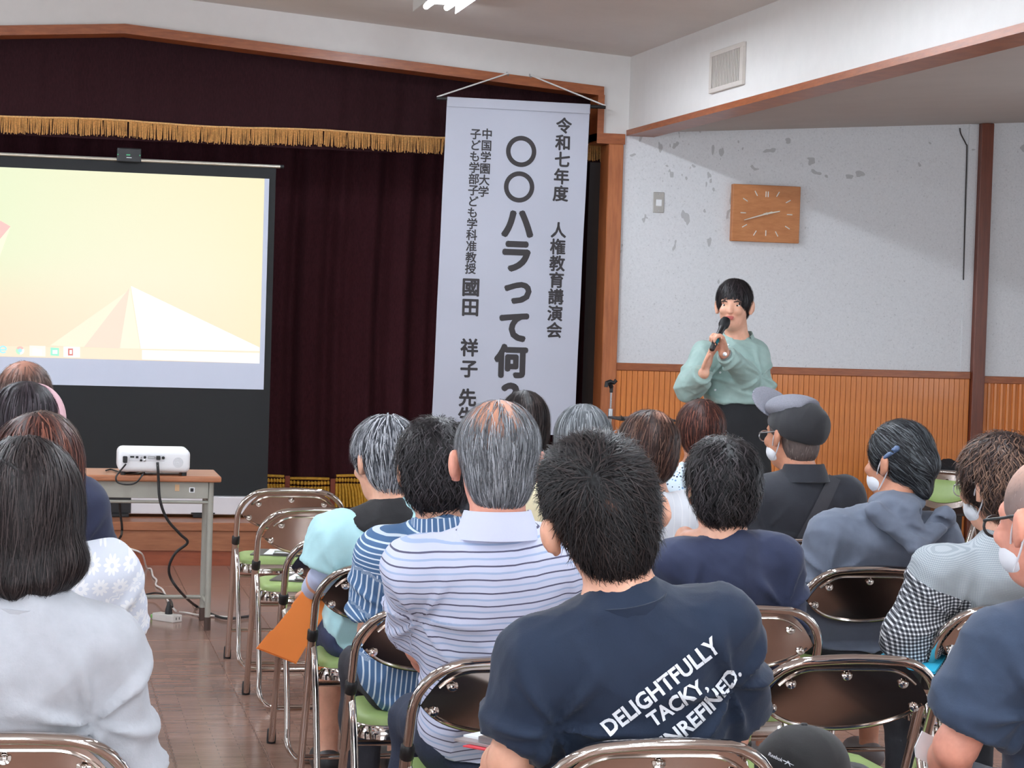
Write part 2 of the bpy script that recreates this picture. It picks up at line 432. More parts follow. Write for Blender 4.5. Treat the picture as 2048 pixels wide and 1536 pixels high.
pl = pt(1317, 405, WY)
t = thing('switch_plate', 'small grey metal switch plate on the plaster wall beside the clock', 'switch', (pl[0], WY, pl[2]))
MB().box((-.034, -.008, -.062), (.034, 0, .062), .003, 1).build('plate', mat('plate_grey', (176, 172, 166), .4, .4), t)
MB().box((-.018, -.012, -.022), (.018, -.007, .018), .002, 1).build('switch', m_paper, t)
for s in (-1, 1): MB().lathe([(.004, 0), (.003, .003)], (0, -.008, s * .05), (0, -1, 0), 8).build('screw', m_steel, t)

wp = [pt(x, y, WY - .006) for x, y in ((1920, 256), (1922, 268), (1932, 288), (1934, 300), (1931, 400), (1929, 480), (1927, 560))]
tag(MB().tube(smooth_path(wp, 5), .004, 6).build('wall_cable', mat('dark_cable', (50, 44, 42), .6), None, True), 'thin dark cable running down the wall left of the brown pillar', 'cable')

# ------------------------------------------------------------------ stage
SZ = 0.25                                      # stage floor height
m_stage = wood('stage_boards', (128, 78, 52), (164, 106, 74), .35, (1.2, 10, 10), 5)
m_kick = wood('stage_kick_board', (120, 58, 36), (150, 78, 50), .35, (1.2, 10, 10), 5)
stg = st('floor_stage', MB().box((-4.6, 12.44, SZ - .05), (3.285, 15.5, SZ), .004, 1), m_stage)
for i in range(5):
    MB().box((-4.6 + 1.577 * i, 12.452, .085), (-4.6 + 1.577 * (i + 1) - .004, 12.475, SZ - .05)).build('riser_panel', m_stage, stg)
MB().box((-4.6, 12.462, -.1), (3.285, 12.5, .085)).build('kick_board', m_kick, stg)
st('wall_stage_back', MB().box((-4.6, 15.0, 0), (3.9, 15.1, 3.4)), mat('stage_back', (40, 30, 30), .9))
st('wall_stage_side', MB().box((3.45, 12.62, 0), (3.55, 15.0, 3.4)), mat('stage_side', (60, 44, 36), .9))

def velvet(name, c):
    t = NT(name); co = t.coord()
    f = t.noise(60, 3, .6, t.mapping(co, (3, 3, .6)))
    a, b = [v * .7 for v in lin(c)], [v * 1.2 for v in lin(c)]
    t.set(Base_Color=t.ramp(f, [(.3, (*a, 1)), (.7, (*b, 1))]), Roughness=.9, Sheen_Weight=.12, Sheen_Tint=rgba(c))
    t.set(**{'Specular_IOR_Level': .15}); t.bump(f, .2, .001); return t.m
m_velvet = velvet('burgundy_velvet', (54, 22, 27)); m_velvet2 = velvet('dark_valance_velvet', (46, 22, 26))
def folds_x(X, amp, s):
    return amp * (np.sin(X * 33 + s) * .6 + np.sin(X * 21.3 + 1.7 * s) * .5 + .35 * np.sin(X * 57 + 2 * s))
def curtain(name, x0, x1, z0, z1, Y, amp, m, s, label, zfun=None):
    nu, nv = int((x1 - x0) / .012), 14
    X, T = np.meshgrid(np.linspace(x0, x1, nu), np.linspace(0, 1, nv), indexing='ij')
    top = zfun(X) if zfun else z1
    Z = z0 + (top - z0) * T
    yy = Y + folds_x(X + .03 * np.sin(Z * 1.3), amp, s) * (1 - .35 * T)
    V = np.stack([X, yy, Z], -1).reshape(-1, 3)
    V2 = V + np.array([0, .006, 0]); n = len(V); F = grid_faces(nu, nv)
    o = mesh_np(name, np.vstack([V, V2]), np.vstack([F, F[:, ::-1] + n]), m)
    return tag(o, label, 'curtain')
cu = thing('stage_curtain', 'dark burgundy pleated stage curtain with gold border at its foot', 'curtain', (0, 0, 0))
o = curtain('drape', -4.4, 3.42, SZ + .01, 3.0, 13.45, .045, m_velvet, .4, None); o.parent = cu; del o['category']
# gold knotted border along the foot, broken by brown straps
m_gold = mat('gold_braid', (196, 146, 40), .5, 0.15, var=.25, nscale=60, bump=.3, bscale=90); m_strap = mat('brown_strap', (120, 52, 28), .7)
xb = pt(535, 975, 13.35)[0]; k = 0; X0 = 0.2
while X0 < 3.3:
    wseg = .225 if k % 2 == 0 else .255
    zt = SZ + .205 + .012 * sin(k * 2.3)
    n_r = 12; mb = MB()
    for i in range(n_r):                       # ropes of the braid: upright cords under a knotted row
        xx = X0 + wseg * (i + .5) / n_r; bow = .022 * sin((i / n_r) * 3.1)
        yy = 13.37 + float(folds_x(np.array(xx), .02, .4))
        mb.tube([(xx - bow * .2, yy, zt - .055), (xx + bow * .4, yy, zt - .10), (xx + bow, yy, SZ + .012)], wseg / n_r * .52, 6)
        mb.lathe([(.001, -.014), (wseg / n_r * .55, -.006), (wseg / n_r * .55, .008), (.001, .016)], (xx, yy, zt - .035), (0, 0, 1), 6)
    mb.tube([(X0 + .006, 13.372 + float(folds_x(np.array(X0), .02, .4)), zt - .008), (X0 + wseg * .5, 13.37 + float(folds_x(np.array(X0 + wseg * .5), .02, .4)), zt - .004), (X0 + wseg - .006, 13.372 + float(folds_x(np.array(X0 + wseg), .02, .4)), zt - .008)], .009, 6)
    mb.build('gold_braid', m_gold, cu, True)
    MB().box((X0 + wseg, 13.36, SZ + .01), (X0 + wseg + .03, 13.375, zt - .004)).build('braid_strap', m_strap, cu)
    X0 += wseg + .03; k += 1
va = thing('stage_valance', 'dark valance across the stage top with a gold fringe', 'valance', (0, 0, 0))
fz = lambda X: 2.557 + .006 * np.sin(X * 5.0)
o = curtain('cloth', -4.4, 3.40, 2.45, 3.2, 12.80, .010, m_velvet2, 1.1, None, lambda X: 3.2 + 0 * X); o.parent = va; del o['category']
m_fringe = mat('gold_fringe', (216, 166, 104), .6, .1, var=.3, nscale=120)
rg = random.Random(5); mb = MB(); xx = -2.4
while xx < 3.36:
    g = (xx + 2.4) % .143
    wd = .0052
    if g > .006:
        z1 = float(fz(np.array(xx))); yb = 12.775 + float(folds_x(np.array(xx), .010, 1.1)) + rg.uniform(-.003, .003)
        ln = .098 + rg.uniform(-.012, .004) - (.012 if (g > .125 and rg.random() < .5) else 0); dx = rg.uniform(-.006, .006) * 1.2
        mb.add([(xx, yb, z1), (xx + wd, yb, z1), (xx + wd / 2, yb - .004, z1), (xx + dx, yb, z1 - ln), (xx + wd + dx, yb, z1 - ln), (xx + wd / 2 + dx, yb - .004, z1 - ln)],
               [[0, 2, 5, 3], [2, 1, 4, 5], [1, 0, 3, 4], [3, 5, 4]])
    xx += wd * .92
fr = mb.build('fringe', m_fringe, va); fr['kind'] = 'stuff'
X = np.linspace(-2.4, 3.36, 120)
MB().tube([(x, 12.772 + float(folds_x(np.array(x), .010, 1.1)), float(fz(np.array(x)))) for x in X], .006, 6).build('fringe_braid', m_fringe, va, True)

# ------------------------------------------------------------------ pull-up projection screen on the stage
SY = 12.78
def sp(x, y, dy=0.0): return pt(x, y, SY + dy)
zt_ = lambda x, y: sp(x, y)[2]
root = sp(300, 1018)
scr = thing('projection_screen', 'pull-up projection screen showing a yellow desktop picture on black frame', 'screen', (0, SY, SZ))
def S(x, y, dy=0.0):                            # picture point -> local point of the screen
    p = pt(x, y, SY + dy); return np.array([p[0], dy, p[2] - SZ])
m_sblack = mat('screen_black_fabric', (15, 17, 19), .7, var=.06, bump=.1, bscale=300)
m_swhite = mat('screen_white_fabric', (206, 212, 228), .85, var=.01)
XL = -1.75; XR = S(546, 560)[0]
zb1, zb0 = S(300, 990)[2], 0.012                # base case
MB().box((XL, .001, zb1), (XR, .006, S(300, 325)[2])).build('black_fabric', m_sblack, scr)
XW = S(533, 560)[0]; ztop = S(270, 346)[2]; zbot = S(300, 774)[2]; zimg = S(270, 719)[2]; XI = S(524, 540)[0]
MB().box((XL + .05, -.004, zbot), (XW, .001, ztop)).build('white_fabric', m_swhite, scr)
def image_mat():
    t = NT('projected_desktop'); x, y, z = t.sep(t.coord())
    u = t.math('DIVIDE', t.math('ADD', x, .30), XI + .30); v = t.math('DIVIDE', t.math('SUBTRACT', z, zimg), ztop - zimg)
    uv = t.n('ShaderNodeCombineXYZ'); t.link(u, uv.inputs[0]); t.link(v, uv.inputs[1])
    a = t.mix(u, rgba((236, 246, 206)), rgba((254, 240, 196)))
    b = t.mix(u, rgba((254, 226, 196)), rgba((255, 236, 196)))
    f = t.n('ShaderNodeMapRange'); f.interpolation_type = 'SMOOTHSTEP'; t.link(v, f.inputs[0]); f.inputs[1].default_value = .1; f.inputs[2].default_value = .62
    c = t.mix(f.outputs[0], b, a)
    d = t.math('SUBTRACT', 1.0, t.math('MULTIPLY', t.math('POWER', t.math('ABSOLUTE', t.math('SUBTRACT', u, .55)), 2.0), 2.5))
    w_ = t.math('MULTIPLY', t.math('MAXIMUM', d, 0.0), t.math('MULTIPLY', t.math('SUBTRACT', 1.0, t.math('ABSOLUTE', t.math('SUBTRACT', v, .45))), .45))
    c = t.mix(w_, c, rgba((255, 250, 232)))
    t.set(Base_Color=(.03, .03, .03, 1), Roughness=.9, Emission_Color=c, Emission_Strength=.84); return t.m
img = MB().box((XL + .1, -.0052, zimg), (XI, -.0045, ztop)).build('projected_picture', image_mat(), scr)
def piece(name, pts, c, s=1.0, dy=-.0056):
    P = [S(x, y, dy) for x, y in pts]; return MB().prism(P, (0, -.0004, 0)).build(name, glow(name + '_light', c, s), img)
piece('white_shape', [(262, 572), (519, 695), (519, 727), (285, 719)], (255, 255, 255), 1.05)
piece('pale_shape', [(260, 574), (284, 719), (232, 716), (240, 690)], (240, 236, 214), .98)
piece('pink_shape', [(259, 576), (240, 697), (168, 694)], (255, 216, 198))
piece('peach_shape', [(255, 582), (168, 694), (100, 691)], (255, 232, 208), 1.0, -.0054)
piece('red_shape', [(-60, 420), (0, 441), (21, 453), (0, 478), (-60, 520)], (255, 190, 184))
piece('cream_shape', [(21, 453), (0, 512), (-20, 560), (-20, 492)], (250, 240, 208), 1.0, -.0054)
# taskbar with its icons
piece('taskbar_strip', [(-40, 691), (519, 702), (519, 727), (-40, 712)], (253, 226, 200), .97, -.00575)
piece('taskbar_strip_white', [(284, 700), (519, 706), (519, 727), (284, 719)], (246, 244, 240), 1.0, -.0059)
def disc(cx_, cy_, r, c, dy=-.0066, hole=0.0, a0=0, a1=2 * pi):
    C_ = S(cx_, cy_, dy); s_ = (S(cx_ + r, cy_, dy) - C_)[0]; n = 18
    O = [C_ + np.array([cos(a0 + (a1 - a0) * i / n) * s_, 0, sin(a0 + (a1 - a0) * i / n) * s_]) for i in range(n + 1)]
    mb = MB()
    if hole:
        I = [C_ + (p - C_) * hole for p in O]
        for i in range(n): mb.prism([O[i], O[i + 1], I[i + 1], I[i]], (0, -.0003, 0))
    else: mb.prism([C_] + O, (0, -.0003, 0))
    return mb
disc(6, 699, 8, 0, hole=.62, a0=.1, a1=5.6).build('browser_ring_icon', glow('icon_blue', (170, 232, 250)), img)
MB().prism([S(-1, 698, -.0066), S(13, 698, -.0066), S(13, 701, -.0066), S(-1, 701, -.0066)], (0, -.0003, 0)).build('browser_bar_icon', glow('icon_blue2', (170, 232, 250)), img)
disc(40, 701, 8.5, 0, a0=pi * .17, a1=pi * .84).build('round_icon_red', glow('icon_red', (246, 190, 180)), img)
disc(40, 701, 8.5, 0, a0=pi * .84, a1=pi * 1.5).build('round_icon_green', glow('icon_green', (186, 236, 200)), img)
disc(40, 701, 8.5, 0, a0=pi * -.5, a1=pi * .17).build('round_icon_white', glow('icon_white', (250, 250, 236)), img)
disc(40, 701, 4, 0, dy=-.0071).build('round_icon_centre', glow('icon_centre', (176, 226, 246)), img)
piece('folder_tile', [(59, 691), (91, 692), (91, 713), (59, 712)], (250, 238, 226), 1.0, -.0064)
piece('folder_icon', [(65, 696), (72, 696), (74, 698), (84, 699), (84, 711), (65, 710)], (255, 254, 244), 1.0, -.0070)
piece('green_tile', [(101, 695), (118, 696), (118, 712), (101, 711)], (160, 240, 206), 1.0, -.0064)
piece('green_tile_page', [(105, 700), (115, 700), (115, 708), (105, 708)], (232, 252, 240), 1.0, -.0070)
piece('red_tile', [(127, 693), (160, 694), (160, 715), (127, 714)], (255, 250, 246), 1.0, -.0064)
piece('red_tile_square', [(136, 697), (146, 697), (146, 711), (136, 711)], (214, 130, 124), 1.0, -.0070)
piece('red_tile_page', [(139, 700), (144, 700), (144, 708), (139, 708)], (255, 244, 240), 1.0, -.0075)
# bars, handle, base case, feet
ztb = S(280, 321)[2]; XB = S(560, 337)[0]
MB().tube([(XL, -.004, ztb), (XB, -.004, ztb)], .010, 10).build('top_bar', mat('screen_bar', (212, 206, 190), .3, .8), scr, True)
MB().tube([(XB, -.004, ztb), (XB + .022, -.004, ztb)], .011, 10).build('bar_end_cap', m_black, scr, True)
hp = S(258, 305)
MB().box((hp[0] - .07, -.03, ztb - .015), (hp[0] + .07, .012, ztb + .068), .006, 2).build('handle', m_black, scr)
for dx, w_ in ((-.005, .022), (-.064, .006), (.062, .006)): MB().box((hp[0] + dx - w_ / 2, -.0312, ztb + .024), (hp[0] + dx + w_ / 2, -.03, ztb + .031)).build('handle_mark', glow('handle_green', (70, 190, 130), .6), scr)
MB().box((hp[0] - .015, -.0312, ztb + .010), (hp[0] + .015, -.03, ztb + .013)).build('handle_mark', m_steel, scr)
MB().box((XL, -.05, .018), (S(640, 1000)[0], .06, zb1), .006, 2).build('base_case', mat('screen_case', (222, 218, 220), .45, .1, var=.02), scr)
for px in (237, 405, 560): 
    fx_ = S(px, 1010)[0]; MB().box((fx_ - .06, -.075, -.0), (fx_ + .06, .10, .022), .004, 1).box((fx_ - .07, -.056, .022), (fx_ + .07, -.046, zb1 * .9 if px < 300 else .03), .002, 1).build('foot', m_black, scr)

# ------------------------------------------------------------------ hanging banner
BY = 12.36
btl, btr = pt(894, 200, BY), pt(1180, 213, BY); bz0 = pt(1010, 868, BY)[2]
bn = thing('hanging_banner', 'long white banner with black vertical Japanese lettering hung before the stage', 'banner', (0, BY, 0))
nu, nv = 24, 60
U_, V_ = np.meshgrid(np.linspace(0, 1, nu), np.linspace(0, 1, nv), indexing='ij')
bx_l, bx_r = btl[0], btr[0]; bz1 = (btl[2] + btr[2]) / 2
Xb = bx_l + (bx_r - bx_l) * U_ - .035 * V_; Zb = bz1 + (bz0 - bz1) * V_
def bwave(x, z): return .006 * np.sin(x * 7 + z * 2.1) * np.clip((bz1 - z) / 1.2, 0, 1) + .003 * np.sin(z * 9 + x * 3)
Vb = np.stack([Xb, bwave(Xb, Zb), Zb], -1).reshape(-1, 3)
n = len(Vb); F = grid_faces(nu, nv)
m_ban = mat('banner_cloth', (184, 186, 198), .75, var=.015, nscale=3)
mesh_np('cloth', np.vstack([Vb, Vb + [0, .002, 0]]), np.vstack([F, F[:, ::-1] + n]), m_ban, bn)
rl, rr_ = pt(874, 194, BY), pt(1211, 215, BY); rz = bz1 + .004
MB().tube([(rl[0], .004, rz), (rr_[0], .004, rz)], .011, 10).build('rod', m_black, bn, True)
MB().box((bx_l, -.008, rz - .045), (bx_r, -.003, rz + .012), .002, 1).build('rod_pocket', m_ban, bn)
m_cord = mat('white_cord', (226, 224, 222), .7)
for (ax, ay), e in (((1024, 143), rl), ((1070, 147), rr_)):
    p = pt(ax, ay, BY); MB().tube([(e[0], .0, rz + .008), (p[0], WY - .03 - BY, p[2])], .0045, 6).build('cord', m_cord, bn, True)
    MB().tube([(p[0], WY - .035 - BY, p[2] - .01), (p[0], WY - BY + .01, p[2] + .012)], .006, 6).build('hook', m_steel, bn, True)

_tc = bpy.data.curves.new('glyphs', 'FONT'); _to = bpy.data.objects.new('glyphs', _tc); COL.objects.link(_to)
_tc.fill_mode = 'FRONT'; _tc.resolution_u = 3
def glyph(s, offset=0.0):
    _tc.body = s; _tc.size = 1.0; _tc.offset = offset; bpy.context.view_layer.update()
    ev = _to.evaluated_get(bpy.context.evaluated_depsgraph_get()); me = ev.to_mesh()
    V = np.array([v.co for v in me.vertices]).reshape(-1, 3); F = [list(p.vertices) for p in me.polygons]
    ev.to_mesh_clear(); return V, F
m_ink = mat('banner_ink', (50, 46, 48), .7, var=.03)
def column(name, chars, x0, y0, x1, y1, size, off):
    mb = MB(); n_ = len(chars)
    for i, ch in enumerate(chars):
        if ch == '　': continue
        t = i / (n_ - 1) if n_ > 1 else 0
        c = pt(x0 + (x1 - x0) * t, y0 + (y1 - y0) * t, BY); sz = size / 332.0 * BY / 12.36
        if ch == '○':
            R = sz * .46; r = R * .70; P = []
            A_ = [2 * pi * k / 40 for k in range(40)]
            for k in range(40):
                P += [(c[0] + R * cos(A_[k]), 0, c[2] + R * sin(A_[k])), (c[0] + r * cos(A_[k]), 0, c[2] + r * sin(A_[k]))]
            mb.add([(x, float(bwave(x, z)) - .0016, z) for x, _, z in P], [[2 * k, 2 * ((k + 1) % 40), 2 * ((k + 1) % 40) + 1, 2 * k + 1] for k in range(40)])
            continue
        V, F = glyph(ch, 0.0)
        mid = np.array([.5, .38]) if ch not in 'っ？' else (V[:, :2].min(0) + V[:, :2].max(0)) / 2
        for k in range(8):                     # heavier strokes: the glyph laid down eight times, a hair apart
            ox, oy = off * cos(k * pi / 4), off * sin(k * pi / 4)
            q = [(c[0] + (v[0] - mid[0] + ox) * sz, c[2] + (v[1] - mid[1] + oy) * sz) for v in V]
            mb.add([(x, float(bwave(x, z)) - .0014 - .00006 * k, z) for x, z in q], F)
    mb.build(name, m_ink, bn)
column('event_lettering', '令和七年度', 1128, 251, 1121, 387, 32, .030)
column('event_lettering', '人権教育講演会', 1117, 460, 1108, 660, 32, .030)
column('title_lettering', '○○', 1042, 303, 1038, 374, 66, 0)
column('title_lettering', 'ハラ', 1035, 446, 1032, 511, 68, .052)
column('title_lettering', 'っ', 1035, 586, 1035, 586, 71, .042)
column('title_lettering', 'て何', 1029, 653, 1022, 722, 66, .050)
column('title_lettering', '？', 1020, 796, 1020, 796, 70, .050)
column('affiliation_lettering', '中国学園大学', 974, 268, 967, 383, 22, .024)
column('affiliation_lettering', '子ども学部子ども学科准教授', 951, 268, 941, 537, 22, .024)
column('speaker_lettering', '國田', 942, 574, 941, 614, 37, .032)
column('speaker_lettering', '祥子', 939, 695, 938, 737, 36, .032)
column('speaker_lettering', '先生', 935, 795, 933, 832, 36, .032)

# ------------------------------------------------------------------ school desk with the projector
DY0 = 9.97
m_top = wood('desk_top_wood', (150, 92, 62), (182, 122, 88), .35, (1.5, 8, 8), 5); m_greyp = mat('desk_grey_paint', (158, 156, 146), .45, .1, var=.04)
dzt = pt(440, 953, DY0 - .03)[2]; dxr = pt(443, 953, DY0 - .03)[0]; dxl = dxr - .66
dk = thing('school_desk', 'school desk with brown wooden top and grey metal frame under the projector', 'desk', ((dxl + dxr) / 2, DY0 + .16, 0))
hw = .33
MB().box((-hw, -.20, dzt - .028), (hw, .22, dzt), .008, 3).build('desk_top', m_top, dk)
lx = hw - .045; pz0 = dzt - .105
MB().box((-lx + .01, -.175, pz0), (lx - .012, -.168, dzt - .028), .002, 1).box((-lx + .01, -.168, pz0), (lx - .012, .16, pz0 + .006)).box((-lx + .01, -.168, pz0), (-lx + .016, .16, dzt - .028)).box((lx - .018, -.168, pz0), (lx - .012, .16, dzt - .028)).build('drawer_box', m_greyp, dk)
for sx in (-1, 1):
    for yy in (-.16, .16):
        lg = MB().tube([(sx * lx, yy, .035), (sx * lx, yy, dzt - .028)], .0135, 12).build('leg', m_greyp, dk, True)
        MB().tube([(sx * lx, yy, 0), (sx * lx, yy, .06)], .0155, 12).build('foot_cap', mat('desk_foot_cap', (70, 52, 44), .6), lg, True)
    MB().tube([(sx * lx, -.16, .11), (sx * lx, .16, .11)], .010, 8).build('side_rail', m_greyp, dk, True)
    MB().tube([(sx * lx, -.16, pz0 - .018), (sx * lx, .16, pz0 - .018)], .008, 8).build('side_rail', m_greyp, dk, True)
MB().tube([(-lx, .16, .11), (lx, .16, .11)], .010, 8).build('rear_rail', m_greyp, dk, True)
MB().tube([(-lx, -.16, pz0 - .018), (lx, -.16, pz0 - .018)], .0075, 8).build('front_rail', m_greyp, dk, True)
MB().box((lx - .10, -.177, pz0 + .028), (lx - .075, -.1745, pz0 + .052)).build('sticker', m_paper, dk)
MB().box((lx - .095, -.1785, pz0 + .032), (lx - .08, -.1765, pz0 + .048)).build('sticker_print', m_black, dk)
MB().box((lx - .165, -.177, pz0 + .034), (lx - .145, -.1745, pz0 + .064)).build('sticker', mat('peeled_sticker', (206, 168, 130), .7), dk)

pc = pt(307, 948, DY0 + .0)
pj = thing('projector', 'white video projector with ports standing on the school desk', 'projector', (pc[0], DY0 + .08, dzt))
m_pj = mat('projector_white', (238, 238, 240), .4, var=.015)
w2 = .163; hgt = pt(307, 897, DY0)[2] - dzt
MB().box((-w2, -.12, .014), (w2, .125, hgt), .026, 4).build('body', m_pj, pj, True)
yb = -.1205
for sx in (-1, 1): MB().lathe([(.012, 0), (.012, .016)], (sx * (w2 - .025), -.09, 0), (0, 0, 1), 12).build('foot', m_black, pj)
for sx in (-1, 1): MB().lathe([(.012, 0), (.012, .016)], (sx * (w2 - .025), .09, 0), (0, 0, 1), 12).build('foot', m_black, pj)
MB().box((-.115, yb - .001, .066), (.048, yb + .004, .098), .002, 1).build('port_panel', mat('port_panel', (222, 222, 226), .5), pj)
for x, z, ww, hh in ((-.100, .085, .018, .008), (-.078, .084, .012, .010)): MB().box((x - ww / 2, yb - .003, z - hh / 2), (x + ww / 2, yb, z + hh / 2)).build('port', m_black, pj)
for x, z, r, m_ in ((-.060, .084, .0055, m_steel), (-.060, .070, .0055, m_black), (-.043, .084, .0065, m_black), (-.043, .070, .0055, m_steel), (.040, .083, .007, m_black)):
    MB().lathe([(r, 0), (r, .004), (r * .4, .005)], (x, yb, z), (0, -1, 0), 12).build('port', m_, pj)
MB().box((-.030, yb - .004, .077), (.004, yb, .090), .003, 1).build('port', m_steel, pj)
MB().box((.008, yb - .022, .074), (.026, yb, .092), .002, 1).build('plug', m_black, pj)
MB().box((-.142, yb - .018, .058), (-.122, yb + .004, .088), .003, 1).build('plug', m_black, pj)
mb = MB()
for i in range(5): mb.tube([(.108 + .022 * (i + 1) / 5 * cos(2 * pi * k / 20), yb + .0005, .062 + .022 * (i + 1) / 5 * sin(2 * pi * k / 20)) for k in range(20)], .0012, 4, True)
mb.build('speaker_grille', mat('grille_grey', (204, 204, 208), .5), pj)

m_cable = mat('black_cable', (30, 29, 30), .55); m_wcable = mat('white_cable', (222, 214, 208), .55)
def cable(name, pts, r, m_, label):
    return tag(MB().tube(smooth_path(pts, 8), r, 8).build(name, m_, None, True), label, 'cable')
yf = DY0 - .055
cable('projector_power_cable', [pt(315, 925, DY0 - .065), pt(316, 940, yf - .02), pt(317, 960, yf - .005), pt(320, 1000, yf), pt(334, 1038, yf + .02), pt(360, 1068, yf + .05), pt(375, 1085, yf + .07), pt(352, 1105, yf + .09), pt(339, 1130, yf + .11), pt(341, 1155, yf + .14), pt(362, 1185, yf + .2), ptz(392, 1212, .009), ptz(425, 1229, .009), ptz(455, 1237, .009), ptz(500, 1232, .009)], .0065, m_cable, 'thick black cable hanging from the projector in front of the desk')
z_ = dzt + .007
cable('projector_signal_cable', [pt(252, 928, DY0 - .065), pt(238, 945, yf - .0), pt(232, 955, yf - .03), pt(236, 965, yf - .03), pt(255, 969, yf - .03), pt(272, 965, yf - .03), pt(285, 950, yf - .02), ptz(288, 941, z_), ptz(272, 944, z_), ptz(250, 946, z_), ptz(236, 943, z_), ptz(222, 939, z_), ptz(212, 941, z_)], .004, m_cable, 'grey cable looped on the desk edge beside the projector')
cable('desk_cable', [pt(239, 1003, DY0 + .1), pt(241, 1030, DY0 + .12), pt(244, 1060, DY0 + .15), pt(236, 1080, DY0 + .2), ptz(205, 1105, .012)], .0055, m_cable, 'black cable dropping under the left part of the desk')
cable('strip_plug_cable', [ptz(262, 1197, .009), ptz(285, 1191, .02), ptz(310, 1186, .03), ptz(330, 1190, .05), ptz(342, 1202, .06), ptz(345, 1214, .055)], .005, m_cable, 'black cable curving along the floor to the power strip')
cable('extension_cable', [pt(203, 1030, 12.2), pt(215, 1060, 12.0), pt(232, 1100, 12.1), pt(244, 1093, 12.1), pt(262, 1098, 12.1), pt(284, 1108, 12.1), ptz(293, 1135, .008), ptz(302, 1138, .008), ptz(306, 1152, .008), ptz(313, 1160, .008), ptz(312, 1170, .008), ptz(324, 1178, .008), ptz(331, 1190, .008), ptz(338, 1206, .008), ptz(352, 1222, .012)], .005, m_wcable, 'white extension cable zigzagging over the floor to the power strip')
cable('extension_tail_cable', [ptz(358, 1224, .012), ptz(375, 1226, .008), ptz(402, 1231, .008), ptz(430, 1232, .008), ptz(470, 1236, .008)], .0045, m_wcable, 'white cable leaving the power strip towards the front chairs')
pp = ptz(343, 1243, 0)
ps = thing('power_strip', 'white power strip lying on the floor under the desk', 'power strip', (pp[0], pp[1], 0), radians(42))
MB().box((-.03, -.04, 0), (.03, .10, .034), .004, 2).build('body', mat('strip_white', (214, 208, 202), .5), ps)
for sx in (-.01, .01): MB().box((sx - .002, -.0412, .012), (sx + .002, -.0395, .024)).build('socket_slot', m_black, ps)
MB().lathe([(.018, 0), (.017, .02), (.008, .05), (.005, .06)], (0, .02, .034), (0, 0, 1), 10).build('plug', m_black, ps, True)
MB().box((-.012, .102, .004), (.012, .13, .022), .003, 1).build('switch_tag', mat('strip_green', (110, 170, 90), .5), ps)

# ------------------------------------------------------------------ microphone stand, music stand, side table and cloth
mp = pt(1220, 860, 11.6)
ms = thing('microphone_stand', 'chrome microphone stand with empty black clip beside the stage post', 'stand', (mp[0], 11.6, 0))
m_chrome = mat('chrome', (214, 212, 214), .07, 1.0, var=.01)
zc = pt(1219, 785, 11.6)[2]; zk = pt(1220, 825, 11.6)[2]
MB().tube([(0, 0, .03), (0, 0, zc)], .006, 10).build('rod', m_chrome, ms, True)
MB().tube([(0, 0, .02), (0, 0, zk - .02)], .009, 10).build('lower_tube', m_chrome, ms, True)
MB().tube([(0, 0, zk - .02), (0, 0, zk + .02)], .014, 12).build('clutch', m_steel, ms, True)
MB().lathe([(.15, 0), (.15, .012), (.12, .022), (.02, .03)], (0, 0, 0), (0, 0, 1), 28).build('base', m_black, ms, True)
MB().tube([(0, 0, zc), (0, 0, zc + .035)], .010, 10).tube([(0, 0, zc + .03), (-.012, -.01, zc + .05)], .013, 10).tube([(-.036, -.02, zc + .030), (-.034, -.02, zc + .056), (-.012, -.015, zc + .063), (.010, -.01, zc + .055), (.024, -.01, zc + .07)], .011, 8).build('microphone_clip', m_black, ms, True)
q = pt(1290, 838, 11.2)
mu = thing('music_stand', 'black music stand tray between the stage post and the speaker', 'stand', (q[0], 11.2, 0))
xl, xr = pt(1240, 832, 11.2)[0] - q[0], pt(1352, 838, 11.2)[0] - q[0]
MB().box((xl, -.02, q[2] - .012), (xr, .26, q[2]), .003, 1).prism([(xl, -.02, q[2]), (xl + .02, -.02, q[2]), (xl, -.02, q[2] + .02)], (0, .004, 0)).build('tray', m_black, mu)
MB().tube([(0, .1, .03), (0, .1, q[2] - .01)], .011, 10).build('pole', m_black, mu, True)
for a in (0.3, 2.4, 4.5): MB().tube([(0, .1, .22), (.28 * cos(a), .1 + .28 * sin(a), .012)], .009, 8).build('leg', m_black, mu, True)

ty = 11.75; tzt = pt(1880, 950, ty)[2]; tx0, tx1 = pt(1838, 950, ty)[0], pt(1990, 950, ty)[0]
m_dwood = wood('dark_table_wood', (34, 22, 18), (56, 36, 28), .4, (3, 8, 8), 4)
tb = thing('side_table', 'dark wooden table against the wainscot under a black cloth', 'table', ((tx0 + tx1) / 2, ty + .2, 0))
tw = (tx1 - tx0) / 2
MB().box((-tw, -.2, tzt - .03), (tw, .25, tzt), .004, 1).build('table_top', m_dwood, tb)
for sx in (-1, 1):
    for yy in (-.15, .2): MB().box((sx * (tw - .06) - .03, yy - .03, 0), (sx * (tw - .06) + .03, yy + .03, tzt - .03), .003, 1).build('leg', m_dwood, tb)
zsh = pt(1920, 1027, ty)[2]
MB().box((-tw + .03, -.17, zsh - .02), (tw - .03, .22, zsh), .003, 1).build('shelf', m_dwood, tb)
U_, V_ = np.meshgrid(np.linspace(0, 1, 30), np.linspace(0, 1, 16), indexing='ij')
bulk = np.sin(np.clip(U_, 0, 1) * pi) ** .35 * np.sin(V_ * pi) ** .5
Zc = tzt + .002 + bulk * (.07 + .014 * np.sin(U_ * 23) + .010 * np.sin(U_ * 41 + V_ * 9))
cxs = np.stack([-tw + .04 + U_ * (tw * 1.6), -.18 + V_ * .36 + 0 * U_, Zc], -1).reshape(-1, 3)
cb = cxs.copy(); cb[:, 2] = tzt + .001; n = len(cxs); F = grid_faces(30, 16)
